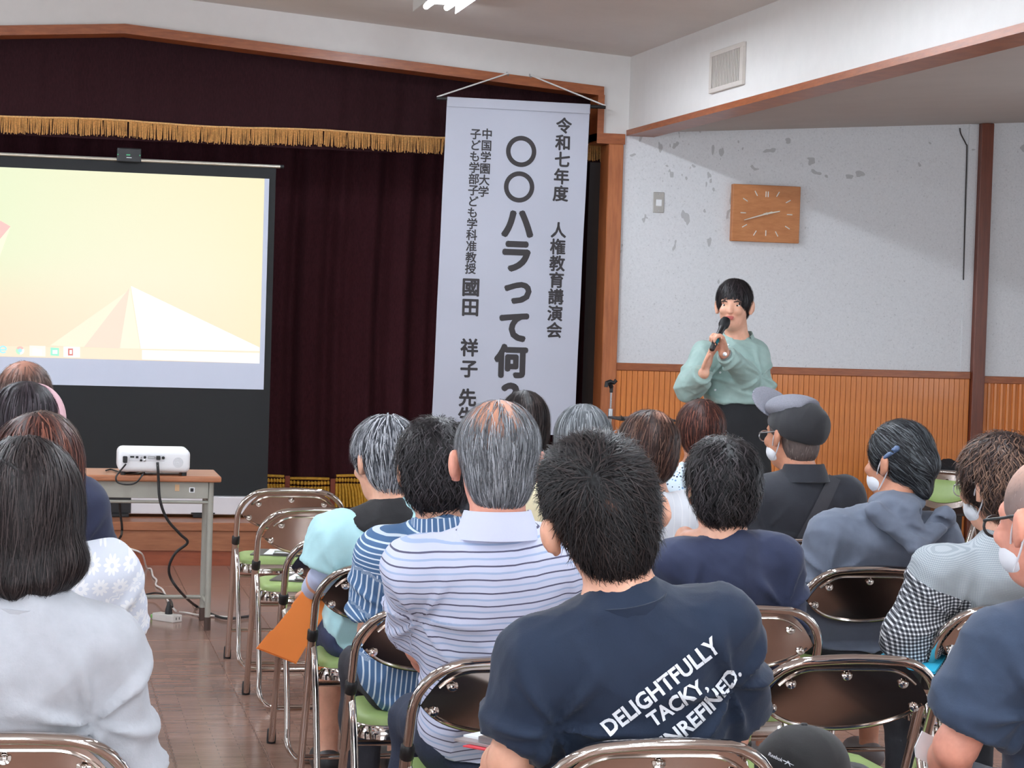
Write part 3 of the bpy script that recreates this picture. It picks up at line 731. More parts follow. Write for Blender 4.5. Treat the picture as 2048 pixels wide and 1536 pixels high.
tag(mesh_np('folded_cloth', np.vstack([cxs, cb]) + np.array([(tx0 + tx1) / 2, ty + .2, 0]), np.vstack([F, F[:, ::-1] + n]), mat('black_cloth', (24, 22, 26), .9, bump=.3, bscale=120)), 'crumpled black cloth lying on the dark side table', 'cloth')

# ------------------------------------------------------------------ folding chairs
m_chair = mat('chair_chrome', (206, 198, 192), .06, 1.0, var=.015, nscale=6)
m_plate = mat('chair_back_steel', (196, 184, 176), .11, 1.0, var=.02, nscale=5)
m_seat = mat('green_vinyl', (148, 170, 104), .45, var=.06, bump=.15, bscale=150)
CHP = {}
def cside(z): return .36 * (1 - z / .76)                       # how far forward the slanted tube stands at height z
def chair_parts():
    R = .0115; hx = .219
    arch = []
    for t in np.linspace(0, pi / 2, 9): arch.append((-hx + .125 * (1 - cos(pi / 2 - t)) if False else -hx + .125 * (1 - cos(t)), .748 - .115 * (1 - sin(t))))
    arch = [(x, z) for x, z in arch]
    top = [(x, z + .004 * (1 - (x / .094) ** 2)) for x in np.linspace(-.094, .094, 7) for z in (.748,)]
    half = arch[:-1]
    path = [(-hx, .012), (-hx, .2), (-hx, .4), (-hx, .56)] + half + top + [(-x, z) for x, z in half[::-1]] + [(hx, .56), (hx, .4), (hx, .2), (hx, .012)]
    P = [(x, cside(z), z) for x, z in path]
    CHP['frame_tube'] = [(MB().tube(P, R, 12), m_chair, True, (0, 0, 0))]
    zr = .50; yr = cside(zr) - .004
    hr = .203
    lp = [(-hr - .012, yr, zr), (-hr - .008, yr - .03, .42), (-hr, .045, .15), (-hr, .03, .075), (-hr + .012, .024, .038), (-hr + .038, .02, .016), (-hr + .07, .018, .0115)]
    lp = [np.array(p) for p in lp]
    lp2 = smooth_path(lp, 4) + [np.array([-x, y, z]) for x, y, z in smooth_path(lp, 4)[::-1]]
    CHP['rear_leg_frame'] = [(MB().tube(lp2, .0105, 12), m_chair, True, (0, 0, 0))]
    col = MB().lathe([(.0125, -.02), (.0165, -.015), (.0165, .015), (.0125, .02)], (0, 0, 0), nrm((0, -.36, .76)), 12)
    CHP['collar'] = [(col, m_black, True, (s * hx, cside(.535), .535)) for s in (-1, 1)]
    slv = MB().tube([(0, 0, 0), (0, cside(.40) - cside(.53), -.0)], .001, 4) if False else MB().tube([(0, 0, 0), (0, cside(.36) - cside(.52), -.16)], .0148, 12)
    CHP['pivot_sleeve'] = [(slv, m_chair, True, (s * hx, cside(.52), .52)) for s in (-1, 1)]
    cap = MB().lathe([(.0155, 0), (.0165, .012), (.0150, .05), (.0125, .052)], (0, 0, 0), (0, -.12, 1), 12)
    CHP['foot_cap'] = [(cap, m_rubber, True, (s * hx, cside(0) + .004, 0)) for s in (-1, 1)]
    CHP['front_stretcher'] = [(MB().tube([(-hx, cside(.13), .13), (hx, cside(.13), .13)], .008, 8), m_chair, True, (0, 0, 0))]
    CHP['under_stretcher'] = [(MB().tube([(-hx, cside(.375), .375), (hx, cside(.375), .375)], .008, 8), m_chair, True, (0, 0, 0))]
    # curved back plate between the tubes, fuller in the middle
    nu, nv = 29, 9; Vp = []
    for i in range(nu):
        u = -1 + 2 * i / (nu - 1); x = u * .205
        zt = .742 - .100 * max(0, (abs(u) - .42) / .58) ** 2.2; zb = .568 + .052 * u * u + .03 * abs(u) ** 6
        for j in range(nv):
            z = zb + (zt - zb) * j / (nv - 1)
            Vp.append((x, cside(z) + .030 * (1 - u * u) - .004, z))
    Vp = np.array(Vp); n = len(Vp); F = grid_faces(nu, nv)
    pm = MB(); pm.add(np.vstack([Vp, Vp + [0, .004, .0]]), [list(f) for f in np.vstack([F[:, ::-1], F + n])])
    # pressed-in welt round the plate
    wel = []
    for i in range(25):
        u = -.80 + 1.6 * i / 24; z = .722 - .085 * max(0, (abs(u) - .40) / .60) ** 2.2
        wel.append((u * .205, cside(z) + .030 * (1 - u * u) - .006, z))
    pm.tube(wel, .0028, 6)
    lw = []
    for i in range(25):
        u = -.92 + 1.84 * i / 24; z = .575 + .052 * u * u + .03 * abs(u) ** 6
        lw.append((u * .205, cside(z) + .030 * (1 - u * u) - .005, z))
    pm.tube(lw, .004, 6)
    CHP['back_plate'] = [(pm, m_plate, True, (0, 0, 0))]
    pad = MB(); Vq = []
    for i in range(nu):
        u = -1 + 2 * i / (nu - 1); x = u * .178
        zt = .715 - .090 * max(0, (abs(u) - .42) / .58) ** 2.2; zb = .600 + .045 * u * u + .02 * abs(u) ** 6
        for j in range(nv):
            z = zb + (zt - zb) * j / (nv - 1); e = min(1, 4 * min(j, nv - 1 - j) / (nv - 1), 4 * (1 - abs(u)) + .1)
            Vq.append((x, cside(z) + .030 * (1 - (x / .205) ** 2) + .004 + .012 * e ** .5, z))
    Vq = np.array(Vq); pad.add(np.vstack([Vq, Vq * 1]), [list(f) for f in F]); CHP['back_pad'] = [(pad, m_seat, True, (0, 0, 0))]
    bolt = MB().lathe([(.013, 0), (.0125, .004), (.007, .005), (.0065, .008), (.003, .0095)], (0, 0, 0), (0, -1, .35), 14)
    bp = []
    for x, z in ((0, .708), (-.135, .690), (.135, .690), (-.172, .632), (.172, .632)):
        u = x / .205; bp.append((bolt, m_chair, True, (x, cside(z) + .030 * (1 - u * u) - .005, z)))
    CHP['bolt'] = bp
    s0, s1 = .115, .465
    out = [(-.195, s0 + .05), (-.17, s0 + .012), (-.13, s0), (.13, s0), (.17, s0 + .012), (.195, s0 + .05), (.19, s1 - .06), (.165, s1 - .015), (.12, s1), (-.12, s1), (-.165, s1 - .015), (-.19, s1 - .06)]
    pan = MB(); rings = [(1.0, .395), (1.0, .402), (.995, .428), (.975, .432)]
    cx_, cy_ = 0, (s0 + s1) / 2
    def ringed(rings):
        mb = MB(); V = []; n_ = len(out)
        for k, z in rings: V += [(cx_ + (x - cx_) * k, cy_ + (y - cy_) * k, z) for x, y in out]
        F = [[i * n_ + a, i * n_ + (a + 1) % n_, (i + 1) * n_ + (a + 1) % n_, (i + 1) * n_ + a] for i in range(len(rings) - 1) for a in range(n_)]
        F += [list(range(n_))[::-1], [(len(rings) - 1) * n_ + a for a in range(n_)]]
        return mb.add(V, F)
    CHP['seat_pan'] = [(ringed(rings), m_chair, True, (0, 0, 0))]
    CHP['seat_cushion'] = [(ringed([(.965, .430), (.96, .442), (.92, .452), (.80, .456)]), m_seat, True, (0, 0, 0))]
chair_parts()
CH_MESH = {}; CHAIRS = []
def chair(X, Y, label, rot=0.0, group='chrome folding chairs set out in rows'):
    t = thing('folding_chair', label, 'chair', (X, Y, 0), rot, group); CHAIRS.append((X, Y))
    for nm, insts in CHP.items():
        for k, (mb, m_, sm, loc) in enumerate(insts):
            if nm not in CH_MESH:
                o = mb.build(nm, m_, t, sm, 50); CH_MESH[nm] = o.data
            else:
                o = bpy.data.objects.new(nm, CH_MESH[nm]); COL.objects.link(o); o.parent = t
            o.location = loc
    return t
ROW = [8.80, 7.94, 7.00, 6.21, 5.33, 4.52, 3.62]               # where the chair backs of the seven rows stand
CA, CB, CC = 1.025, 1.80, 2.53
chair(CA, ROW[0], 'empty chrome folding chair at the aisle, front row, nearest the stage')
chair(CA, ROW[1], 'empty chrome folding chair at the aisle, second row, just behind the front one')
chair(CA, ROW[2], 'chrome folding chair in the third aisle row, partly hidden by the mint shirt')
chair(CA, ROW[3], 'chrome folding chair under the person in the mint shirt')
chair(CA - .01, ROW[4], 'chrome folding chair under the person in the navy vertical striped shirt')
chair(CA + .0, ROW[5], 'chrome folding chair under the person in the lavender striped polo')
chair(1.095, ROW[6], 'chrome folding chair under the person in the printed navy tee')
chair(CB, ROW[5], 'empty chrome folding chair in the foreground right of the printed tee')
chair(CB + .02, ROW[4], 'chrome folding chair behind the person in the plain navy top')
chair(CB, ROW[3], 'chrome folding chair hidden under the person in the white striped shirt')
chair(CB - .1, ROW[2], 'chrome folding chair under the person in the cream cardigan')
chair(CB + .72, ROW[2], 'chrome folding chair under the person in the cap')
chair(CC, ROW[3], 'chrome folding chair behind the grey hoodie reflecting a blue folder')
chair(2.60, ROW[4] + .02, 'chrome folding chair under the gingham shirt at the right edge')
chair(2.12, ROW[6], 'chrome folding chair under the slate blue tee at the lower right corner')
chair(-.046, ROW[6] + .12, 'chrome folding chair at the lower left corner under the pale grey sweater')
for k, (nm, yy) in enumerate((('daisy patterned shirt', 4.62), ('navy short sleeve at the left', 5.42), ('pink headband', 6.3), ('back turned farthest at the left edge', 7.2))):
    chair(-.03 - .01 * k, yy, 'folding chair hidden under the person with the ' + nm)
chair(1.72, 7.94, 'chrome folding chair hidden under the person before the banner foot')
chair(2.40, 7.94, 'chrome folding chair hidden under the person in the floral blouse')
gp = pt(1888, 985, 10.37)
chair(gp[0] + .06, 10.40, 'empty folding chair turned to show its green back pad near the wainscot', radians(121), None)

# papers and folders on the seats
def sheet(name, poly, th, m_, label, cat):
    return tag(MB().prism(poly, (0, 0, th)).build(name, m_, None), label, cat)
m_clip = mat('dark_clipboard', (92, 88, 84), .4, var=.04)
for row, lab in ((0, 'front row'), (1, 'second row')):
    cx, cy = CA + .03, ROW[row] + .30
    cb = thing('clipboard', 'dark clipboard lying on the green seat of the empty %s aisle chair' % lab, 'clipboard', (cx, cy, .4565), radians(-14 - 5 * row), 'clipboards on the empty seats')
    MB().box((-.155, -.11, 0), (.155, .11, .005), .001, 1).build('board', m_clip, cb)
    MB().box((-.10, -.095, .0052), (.15, .10, .0062)).build('paper', m_paper, cb)
    MB().box((-.06, -.108, .006), (.06, -.083, .012), .003, 1).tube([(-.05, -.10, .012), (-.05, -.12, .022), (.05, -.12, .022), (.05, -.10, .012)], .003, 6).build('clip', m_steel, cb)

# ------------------------------------------------------------------ people: smooth implicit bodies meshed by surface nets
def E_(c, r, R=None, k=.03, op='u'): return ('e', np.asarray(c, float), np.asarray(r, float), R, k, op)
def K_(a, b, ra, rb, k=.03, op='u', flat=False): return ('k', np.asarray(a, float), np.asarray(b, float), ra, rb, k, op, flat)
def PL(p, n, k=.004): return ('p', np.asarray(p, float), nrm(n), k)
def _sd(pr, P):
    if pr[0] == 'e':
        d = P - pr[1].astype(np.float32)
        if pr[3] is not None: d = d @ pr[3].astype(np.float32)
        r = pr[2].astype(np.float32)
        q = d / r; k0 = np.sqrt((q * q).sum(-1)); q = q / r; k1 = np.sqrt((q * q).sum(-1))
        return k0 * (k0 - 1) / (k1 + 1e-9)
    if pr[0] == 'k':
        a, b = pr[1].astype(np.float32), pr[2].astype(np.float32); ab = b - a; L2 = float(ab @ ab) + 1e-12
        pa = P - a; t = np.clip((pa @ ab) / L2, 0, 1)
        d = np.sqrt(((pa - t[..., None] * ab) ** 2).sum(-1)) - (pr[3] + (pr[4] - pr[3]) * t)
        if pr[7]: d = np.maximum(d, (P - b) @ (ab / sqrt(L2)).astype(np.float32))
        return d
    return (P - pr[1].astype(np.float32)) @ pr[2].astype(np.float32)
def _smin(a, b, k):
    h = np.clip(.5 + .5 * (b - a) / k, 0, 1); return b + (a - b) * h - k * h * (1 - h)
def sd_pts(prims, P):
    P = np.asarray(P, np.float32); V = np.full(P.shape[:-1], .3, np.float32)
    for pr in prims:
        d = _sd(pr, P)
        if pr[0] == 'p': V = -_smin(-V, -d, pr[3]); continue
        k, op = (pr[4], pr[5]) if pr[0] == 'e' else (pr[5], pr[6])
        V = _smin(V, d, k) if op == 'u' else -_smin(-V, -d if op == 'i' else d, k)
    return V
def _bb(pr):
    if pr[0] == 'e':
        r = pr[2].max() if pr[3] is not None else pr[2]; return pr[1] - r, pr[1] + r
    m = max(pr[3], pr[4]); return np.minimum(pr[1], pr[2]) - m, np.maximum(pr[1], pr[2]) + m
_CN = np.array([(i, j, k) for i in (0, 1) for j in (0, 1) for k in (0, 1)])
_ED = [(a, b) for a in range(8) for b in range(a + 1, 8) if abs(_CN[a] - _CN[b]).sum() == 1]
def sdf_mesh(prims, vox):
    U = [p for p in prims if p[0] != 'p' and (p[5] if p[0] == 'e' else p[6]) == 'u']
    lo = np.min([_bb(p)[0] for p in U], 0) - 3 * vox - .02; hi = np.max([_bb(p)[1] for p in U], 0) + 3 * vox + .02
    n = np.ceil((hi - lo) / vox).astype(int) + 1
    ax = [(lo[i] + vox * np.arange(n[i])).astype(np.float32) for i in range(3)]
    V = np.full(tuple(n), .12, np.float32)
    for pr in prims:
        if pr[0] == 'p':
            nx, q = pr[2], pr[1]
            d = ((ax[0] - q[0]) * nx[0])[:, None, None] + ((ax[1] - q[1]) * nx[1])[None, :, None] + ((ax[2] - q[2]) * nx[2])[None, None, :]
            V = -_smin(-V, -d.astype(np.float32), pr[3]); continue
        k, op = (pr[4], pr[5]) if pr[0] == 'e' else (pr[5], pr[6])
        a, b = _bb(pr); mg = .02 + k
        if op == 'i': a, b = lo, hi
        i0 = np.clip(np.floor((a - mg - lo) / vox).astype(int), 0, n); i1 = np.clip(np.ceil((b + mg - lo) / vox).astype(int) + 1, 0, n)
        if (i1 <= i0).any(): continue
        sl = tuple(slice(i0[q], i1[q]) for q in range(3))
        P = np.stack(np.meshgrid(*[ax[q][sl[q]] for q in range(3)], indexing='ij'), -1)
        d = _sd(pr, P)
        V[sl] = _smin(V[sl], d, k) if op == 'u' else -_smin(-V[sl], -d if op == 'i' else d, k)
    s = V < 0
    c = np.zeros(tuple(n - 1), np.uint8)
    for i, j, k in _CN: c += s[i:n[0] - 1 + i, j:n[1] - 1 + j, k:n[2] - 1 + k]
    act = (c > 0) & (c < 8); idx = np.argwhere(act)
    vals = np.stack([V[idx[:, 0] + i, idx[:, 1] + j, idx[:, 2] + k] for i, j, k in _CN], 1)
    acc = np.zeros((len(idx), 3)); cnt = np.zeros(len(idx))
    for a, b in _ED:
        va, vb = vals[:, a], vals[:, b]; cr = (va < 0) != (vb < 0)
        t = np.where(cr, va / np.where(cr, va - vb, 1), 0)
        acc += cr[:, None] * (_CN[a] + (_CN[b] - _CN[a]) * t[:, None]); cnt += cr
    verts = lo + (idx + acc / cnt[:, None]) * vox
    ids = np.full(tuple(n - 1), -1, np.int64); ids[act] = np.arange(len(idx))
    F = []
    for q in range(3):
        sl0 = [slice(1, -1)] * 3; sl1 = [slice(1, -1)] * 3; sl0[q] = slice(0, n[q] - 1); sl1[q] = slice(1, n[q])
        a, b = s[tuple(sl0)], s[tuple(sl1)]; e = np.argwhere(a != b); fl = a[tuple(e.T)]
        off = np.ones(3, int); off[q] = 0; e = e + off
        u, w_ = (q + 1) % 3, (q + 2) % 3
        du = np.zeros(3, int); du[u] = 1; dw = np.zeros(3, int); dw[w_] = 1
        qd = np.stack([ids[tuple((e - du - dw).T)], ids[tuple((e - dw).T)], ids[tuple(e.T)], ids[tuple((e - du).T)]], 1)
        qd[~fl] = qd[~fl][:, ::-1]; F.append(qd)
    F = np.vstack(F); F = F[(F >= 0).all(1)]
    return verts, F
def vnormals(V, F):
    N = np.zeros_like(V); fn = np.cross(V[F[:, 2]] - V[F[:, 0]], V[F[:, 3]] - V[F[:, 1]])
    for k in range(4): np.add.at(N, F[:, k], fn)
    return N / (np.linalg.norm(N, axis=1, keepdims=True) + 1e-12)
def wrinkle(P, seed, scale=1.0):
    r = np.random.default_rng(seed); d = np.zeros(len(P))
    warp = .35 * np.stack([np.sin(P @ r.normal(0, 7, 3) + r.uniform(0, 6)) for _ in range(3)], 1) * .12
    Q = P + warp
    for fr, am in ((16, 1.0), (24, .8), (40, .5), (64, .25)):
        for _ in range(2):
            k = r.normal(0, 1, 3); k[2] = k[2] * 1.2; k = k / np.linalg.norm(k) * fr * scale
            s_ = np.sin(Q @ k + r.uniform(0, 6)); m = .5 + .5 * np.sin(P @ r.normal(0, 8, 3) + r.uniform(0, 6))
            d += am * m * (1 - np.abs(s_)) ** 2.0
    return d - d.mean()
def rotm(yaw=0, pitch=0, roll=0):              # yaw to the right, pitch nodding forward, roll towards the right shoulder
    a, p, r = -radians(yaw), -radians(pitch), radians(roll)
    Rz = np.array([[cos(a), -sin(a), 0], [sin(a), cos(a), 0], [0, 0, 1]])
    Rx = np.array([[1, 0, 0], [0, cos(p), -sin(p)], [0, sin(p), cos(p)]])
    Ry = np.array([[cos(r), 0, sin(r)], [0, 1, 0], [-sin(r), 0, cos(r)]])
    return Ry @ Rz @ Rx

def skin_mat(name, c):
    t = NT(name); co = t.coord(); f = t.noise(28, 3, .6, co)
    a = tuple(v * .9 for v in lin(c)); b = tuple(min(1, v * 1.08) for v in lin(c))
    t.set(Base_Color=t.ramp(f, [(.3, (a[0], a[1] * .95, a[2] * .93, 1)), (.7, (*b, 1))]), Roughness=.5, Subsurface_Weight=.12, Subsurface_Scale=.006)
    t.b.inputs['Subsurface Radius'].default_value = (1.0, .35, .2); t.bump(t.noise(320, 2, .5, co), .08, .0008); return t.m
SK = [skin_mat('skin_fair', (226, 172, 146)), skin_mat('skin_tan', (204, 144, 116)), skin_mat('skin_rosy', (228, 160, 138))]
def hair_mat():
    t = NT('hair'); c = t.attr('hc', 'Color')
    t.set(Base_Color=c, Roughness=.48); t.set(**{'Specular_IOR_Level': .24}); return t.m
m_hair = hair_mat()
m_eye = mat('eye_white', (226, 220, 214), .2, var=.02); m_iris = mat('eye_dark', (30, 22, 20), .15); m_lip = mat('lips', (190, 98, 92), .4)
m_brow = mat('eyebrow', (50, 38, 34), .8); m_mask = mat('mask_white', (226, 228, 234), .8, var=.02, bump=.2, bscale=90)

def head_prims(T, s, ears=True, out=0.0):
    H = lambda p: T['c'] + T['R'] @ (np.asarray(p, float) * s)
    R = T['R']; e = lambda c, r, k=.02, op='u': E_(H(c), np.asarray(r) * s, R, k * s, op)
    L = [e((0, -.012, .03), (.075, .095, .087)), e((0, .03, -.035), (.062, .066, .078), .03), e((0, .055, -.088), (.034, .034, .026), .03),
         e((0, .075, .025), (.05, .022, .02), .02),
         K_(H((0, .094, .008)), H((0, .110, -.026)), .008 * s, .012 * s, .012 * s), e((0, .098, -.055), (.022, .012, .009), .012),
         e((-.034, .083, -.022), (.022, .02, .018), .02), e((.034, .083, -.022), (.022, .02, .018), .02)]
    if ears:
        for sx in (-1, 1):
            L += [K_(H((sx * (.083 + out), -.016, .014)), H((sx * (.082 + out * .8), -.002, -.034)), .0125 * s, .0095 * s, .010 * s), E_(H((sx * (.088 + out), -.014, -.004)), np.array([.009 + out * .4, .021, .032]) * s, R @ rotm(-20 * sx), .006 * s)]
    return L

def make_hair(T, s, cfg, root, vox=.0055):
    """hair shell plus combed locks, built in the head's own frame"""
    t = cfg.get('t', .014)
    base = [E_((0, -.014, .034), (.078 + t, .099 + t, .089 + t), None, .03)]
    for c, r, k in cfg.get('add', []): base.append(E_(c, r, None, k))
    cuts = [E_(c, r, None, .010, 's') for c, r in cfg.get('cut', [((0, .118, -.05), (.085, .085, .105))])]
    if cfg.get('ears', True):
        for sx in (-1, 1): cuts.append(E_((sx * .100, .004, -.028), cfg.get('ear_r', (.036, .036, .048)), None, .01, 's'))
    pl = [PL(*q) for q in cfg.get('planes', [((0, 0, -.062), (0, .45, -1))])]
    V, F = sdf_mesh(base + cuts + pl, vox); N = vnormals(V, F)
    V = V + N * (wrinkle(V * np.array([1, 1, .45]), cfg.get('seed', 1), 5.0) * cfg.get('clump', .0016))[:, None]
    r = np.random.default_rng(cfg.get('seed', 1) + 40)
    cols = [np.array(lin(c)) for c in cfg['cols']]
    sc0, scr_, scc = np.array(cfg.get('scalp', (0, -.02, .12))), cfg.get('scalp_r', 0.0), np.array(lin(cfg.get('scalp_col', (190, 140, 116))))
    def bald(P): return np.clip(1.25 - np.linalg.norm((P - sc0) * np.array(cfg.get('scalp_sc', (1, .8, 1))), axis=-1) / max(scr_, 1e-4), 0, 1) if scr_ else np.zeros(len(P))
    vc = np.tile(cols[0] * .8, (len(V), 1)); b = bald(V)[:, None] ** .8; vc = vc * (1 - b) + scc * b
    n = cfg.get('n', 1800); m = 7
    U0 = sd_pts(base, V); ok = np.argwhere((U0 > -.010) & (N[:, 2] > -.75)).ravel()
    bb_ = bald(V[ok]); ok = ok[r.random(len(ok)) > bb_ * cfg.get('thin', .75)]
    root_i = r.choice(ok, n); P = V[root_i] + r.normal(0, .002, (n, 3))
    crown = np.array(cfg.get('crown', (0, -.05, .11))); gw = cfg.get('grav', .6); comb = np.array(cfg.get('comb', (0, 0, 0)), float)
    L = cfg.get('len', .05) * r.uniform(.55, 1.25, n); off = r.uniform(-.001, cfg.get('puff', .005), n); lift = cfg.get('lift', .004) * r.uniform(-.2, 1, n) ** 1
    ph = r.uniform(0, 6.28, n); wav = cfg.get('wave', 0.0); fq = cfg.get('freq', 90.0) * r.uniform(.7, 1.3, n)
    lat = r.normal(0, cfg.get('mess', .12), n)
    pts = [P]; nr = []
    def grad(P):
        e = .003; g = np.stack([sd_pts(base, P + np.array(d) * e) - sd_pts(base, P - np.array(d) * e) for d in ((1, 0, 0), (0, 1, 0), (0, 0, 1))], 1)
        return g / (np.linalg.norm(g, axis=1, keepdims=True) + 1e-9)
    for j in range(m):
        G = grad(P); nr.append(G)
        D = (P - crown); D /= np.linalg.norm(D, axis=1, keepdims=True) + 1e-9
        D = D * cfg.get('radial', 1.0) + np.array([0, 0, -gw]) + comb
        D -= G * (D * G).sum(1, keepdims=True); D /= np.linalg.norm(D, axis=1, keepdims=True) + 1e-9
        S_ = np.cross(G, D); D = D + S_ * lat[:, None] + S_ * (wav * np.cos(ph + fq * L * j / m))[:, None]
        P = P + D * (L / m)[:, None]
        tgt = off + lift * ((j + 1) / m) ** 2
        P = P - grad(P) * (sd_pts(base, P) - tgt)[:, None]
        if cuts:                               # locks end where the face begins
            inside = np.min([_sd(c_, P.astype(np.float32)) for c_ in cuts], 0) < -cfg.get('fringe', .006); P = np.where(inside[:, None], pts[-1], P)
        pts.append(P)
    nr.append(grad(P)); pts = np.stack(pts, 1); nr = np.stack(nr, 1)
    tg = np.gradient(pts, axis=1); tg /= np.linalg.norm(tg, axis=2, keepdims=True) + 1e-9
    sd = np.cross(nr, tg); wd = cfg.get('w', .0024) * r.uniform(.6, 1.5, n)
    tap = np.array([.6, 1, 1, .95, .85, .65, .4, .12])[:m + 1]
    wdt = wd[:, None, None] * tap[None, :, None] * .5
    Lf, Rt = pts - sd * wdt, pts + sd * wdt
    SV = np.stack([Lf, Rt], 2).reshape(-1, 3)
    base_i = (np.arange(n) * (m + 1) * 2)[:, None, None]; jj = (np.arange(m) * 2)[None, :, None]
    SF = (base_i + jj + np.array([0, 1, 3, 2])[None, None]).reshape(-1, 4)
    ci = r.choice(len(cols), n, p=cfg.get('p')); scol = np.array(cols)[ci] * r.uniform(.85, 1.15, (n, 1))
    SC_ = np.repeat(scol, (m + 1) * 2, 0)
    AV = np.vstack([V, SV]); AF = np.vstack([F, SF + len(V)]); AC = np.vstack([vc, SC_])
    W_ = T['c'] + (AV * s) @ T['R'].T - np.array(root.location)
    o = mesh_np('hair', W_, AF, m_hair, root)
    at = o.data.color_attributes.new('hc', 'FLOAT_COLOR', 'POINT')
    at.data.foreach_set('color', np.hstack([AC, np.ones((len(AC), 1))]).astype(np.float32).ravel())
    return o

def hand_prims(w_, d, nrmal, side, s=1.0, curl=(18, 28, 22), k=.006, spread=6, thumb_out=40):
    """palm, four unequal fingers and a thumb leaving the side of the palm"""
    d = nrm(d); nn = nrm(np.asarray(nrmal) - d * (np.dot(nrmal, d))); sd = np.cross(d, nn) * side   # sd points to the thumb side
    w_ = np.asarray(w_, float); L = []
    Rm = np.stack([sd, d, nn], 1)
    L.append(E_(w_ + d * .052 * s, np.array([.041, .054, .0165]) * s, Rm, .012))
    def chain(p, dr, lens, rad, curls, axis):
        for ln, c in zip(lens, curls):
            a = radians(c); dr = nrm(dr * cos(a) + np.cross(axis, dr) * sin(a)); q = p + dr * ln
            L.append(K_(p, q, rad, rad * .9, k)); p = q; rad *= .92
    for i, (o, ln) in enumerate(((.028, .072), (.010, .080), (-.009, .074), (-.027, .058))):
        a = radians(spread * (1.3 - i)); dr = nrm(d * cos(a) + sd * sin(a))
        chain(w_ + (d * .088 + sd * o) * s, dr, np.array([.46, .31, .23]) * ln * s, (.0088 if i < 3 else .0078) * s, curl, -np.cross(nn, dr))
    a = radians(thumb_out); dr = nrm(d * cos(a) + sd * sin(a) + nn * .25)
    chain(w_ + (d * .028 + sd * .032) * s, dr, np.array([.038, .030, .024]) * s, .0105 * s, (0, 12, 15), -np.cross(nn, dr) * .6 - nn * .0)
    return L

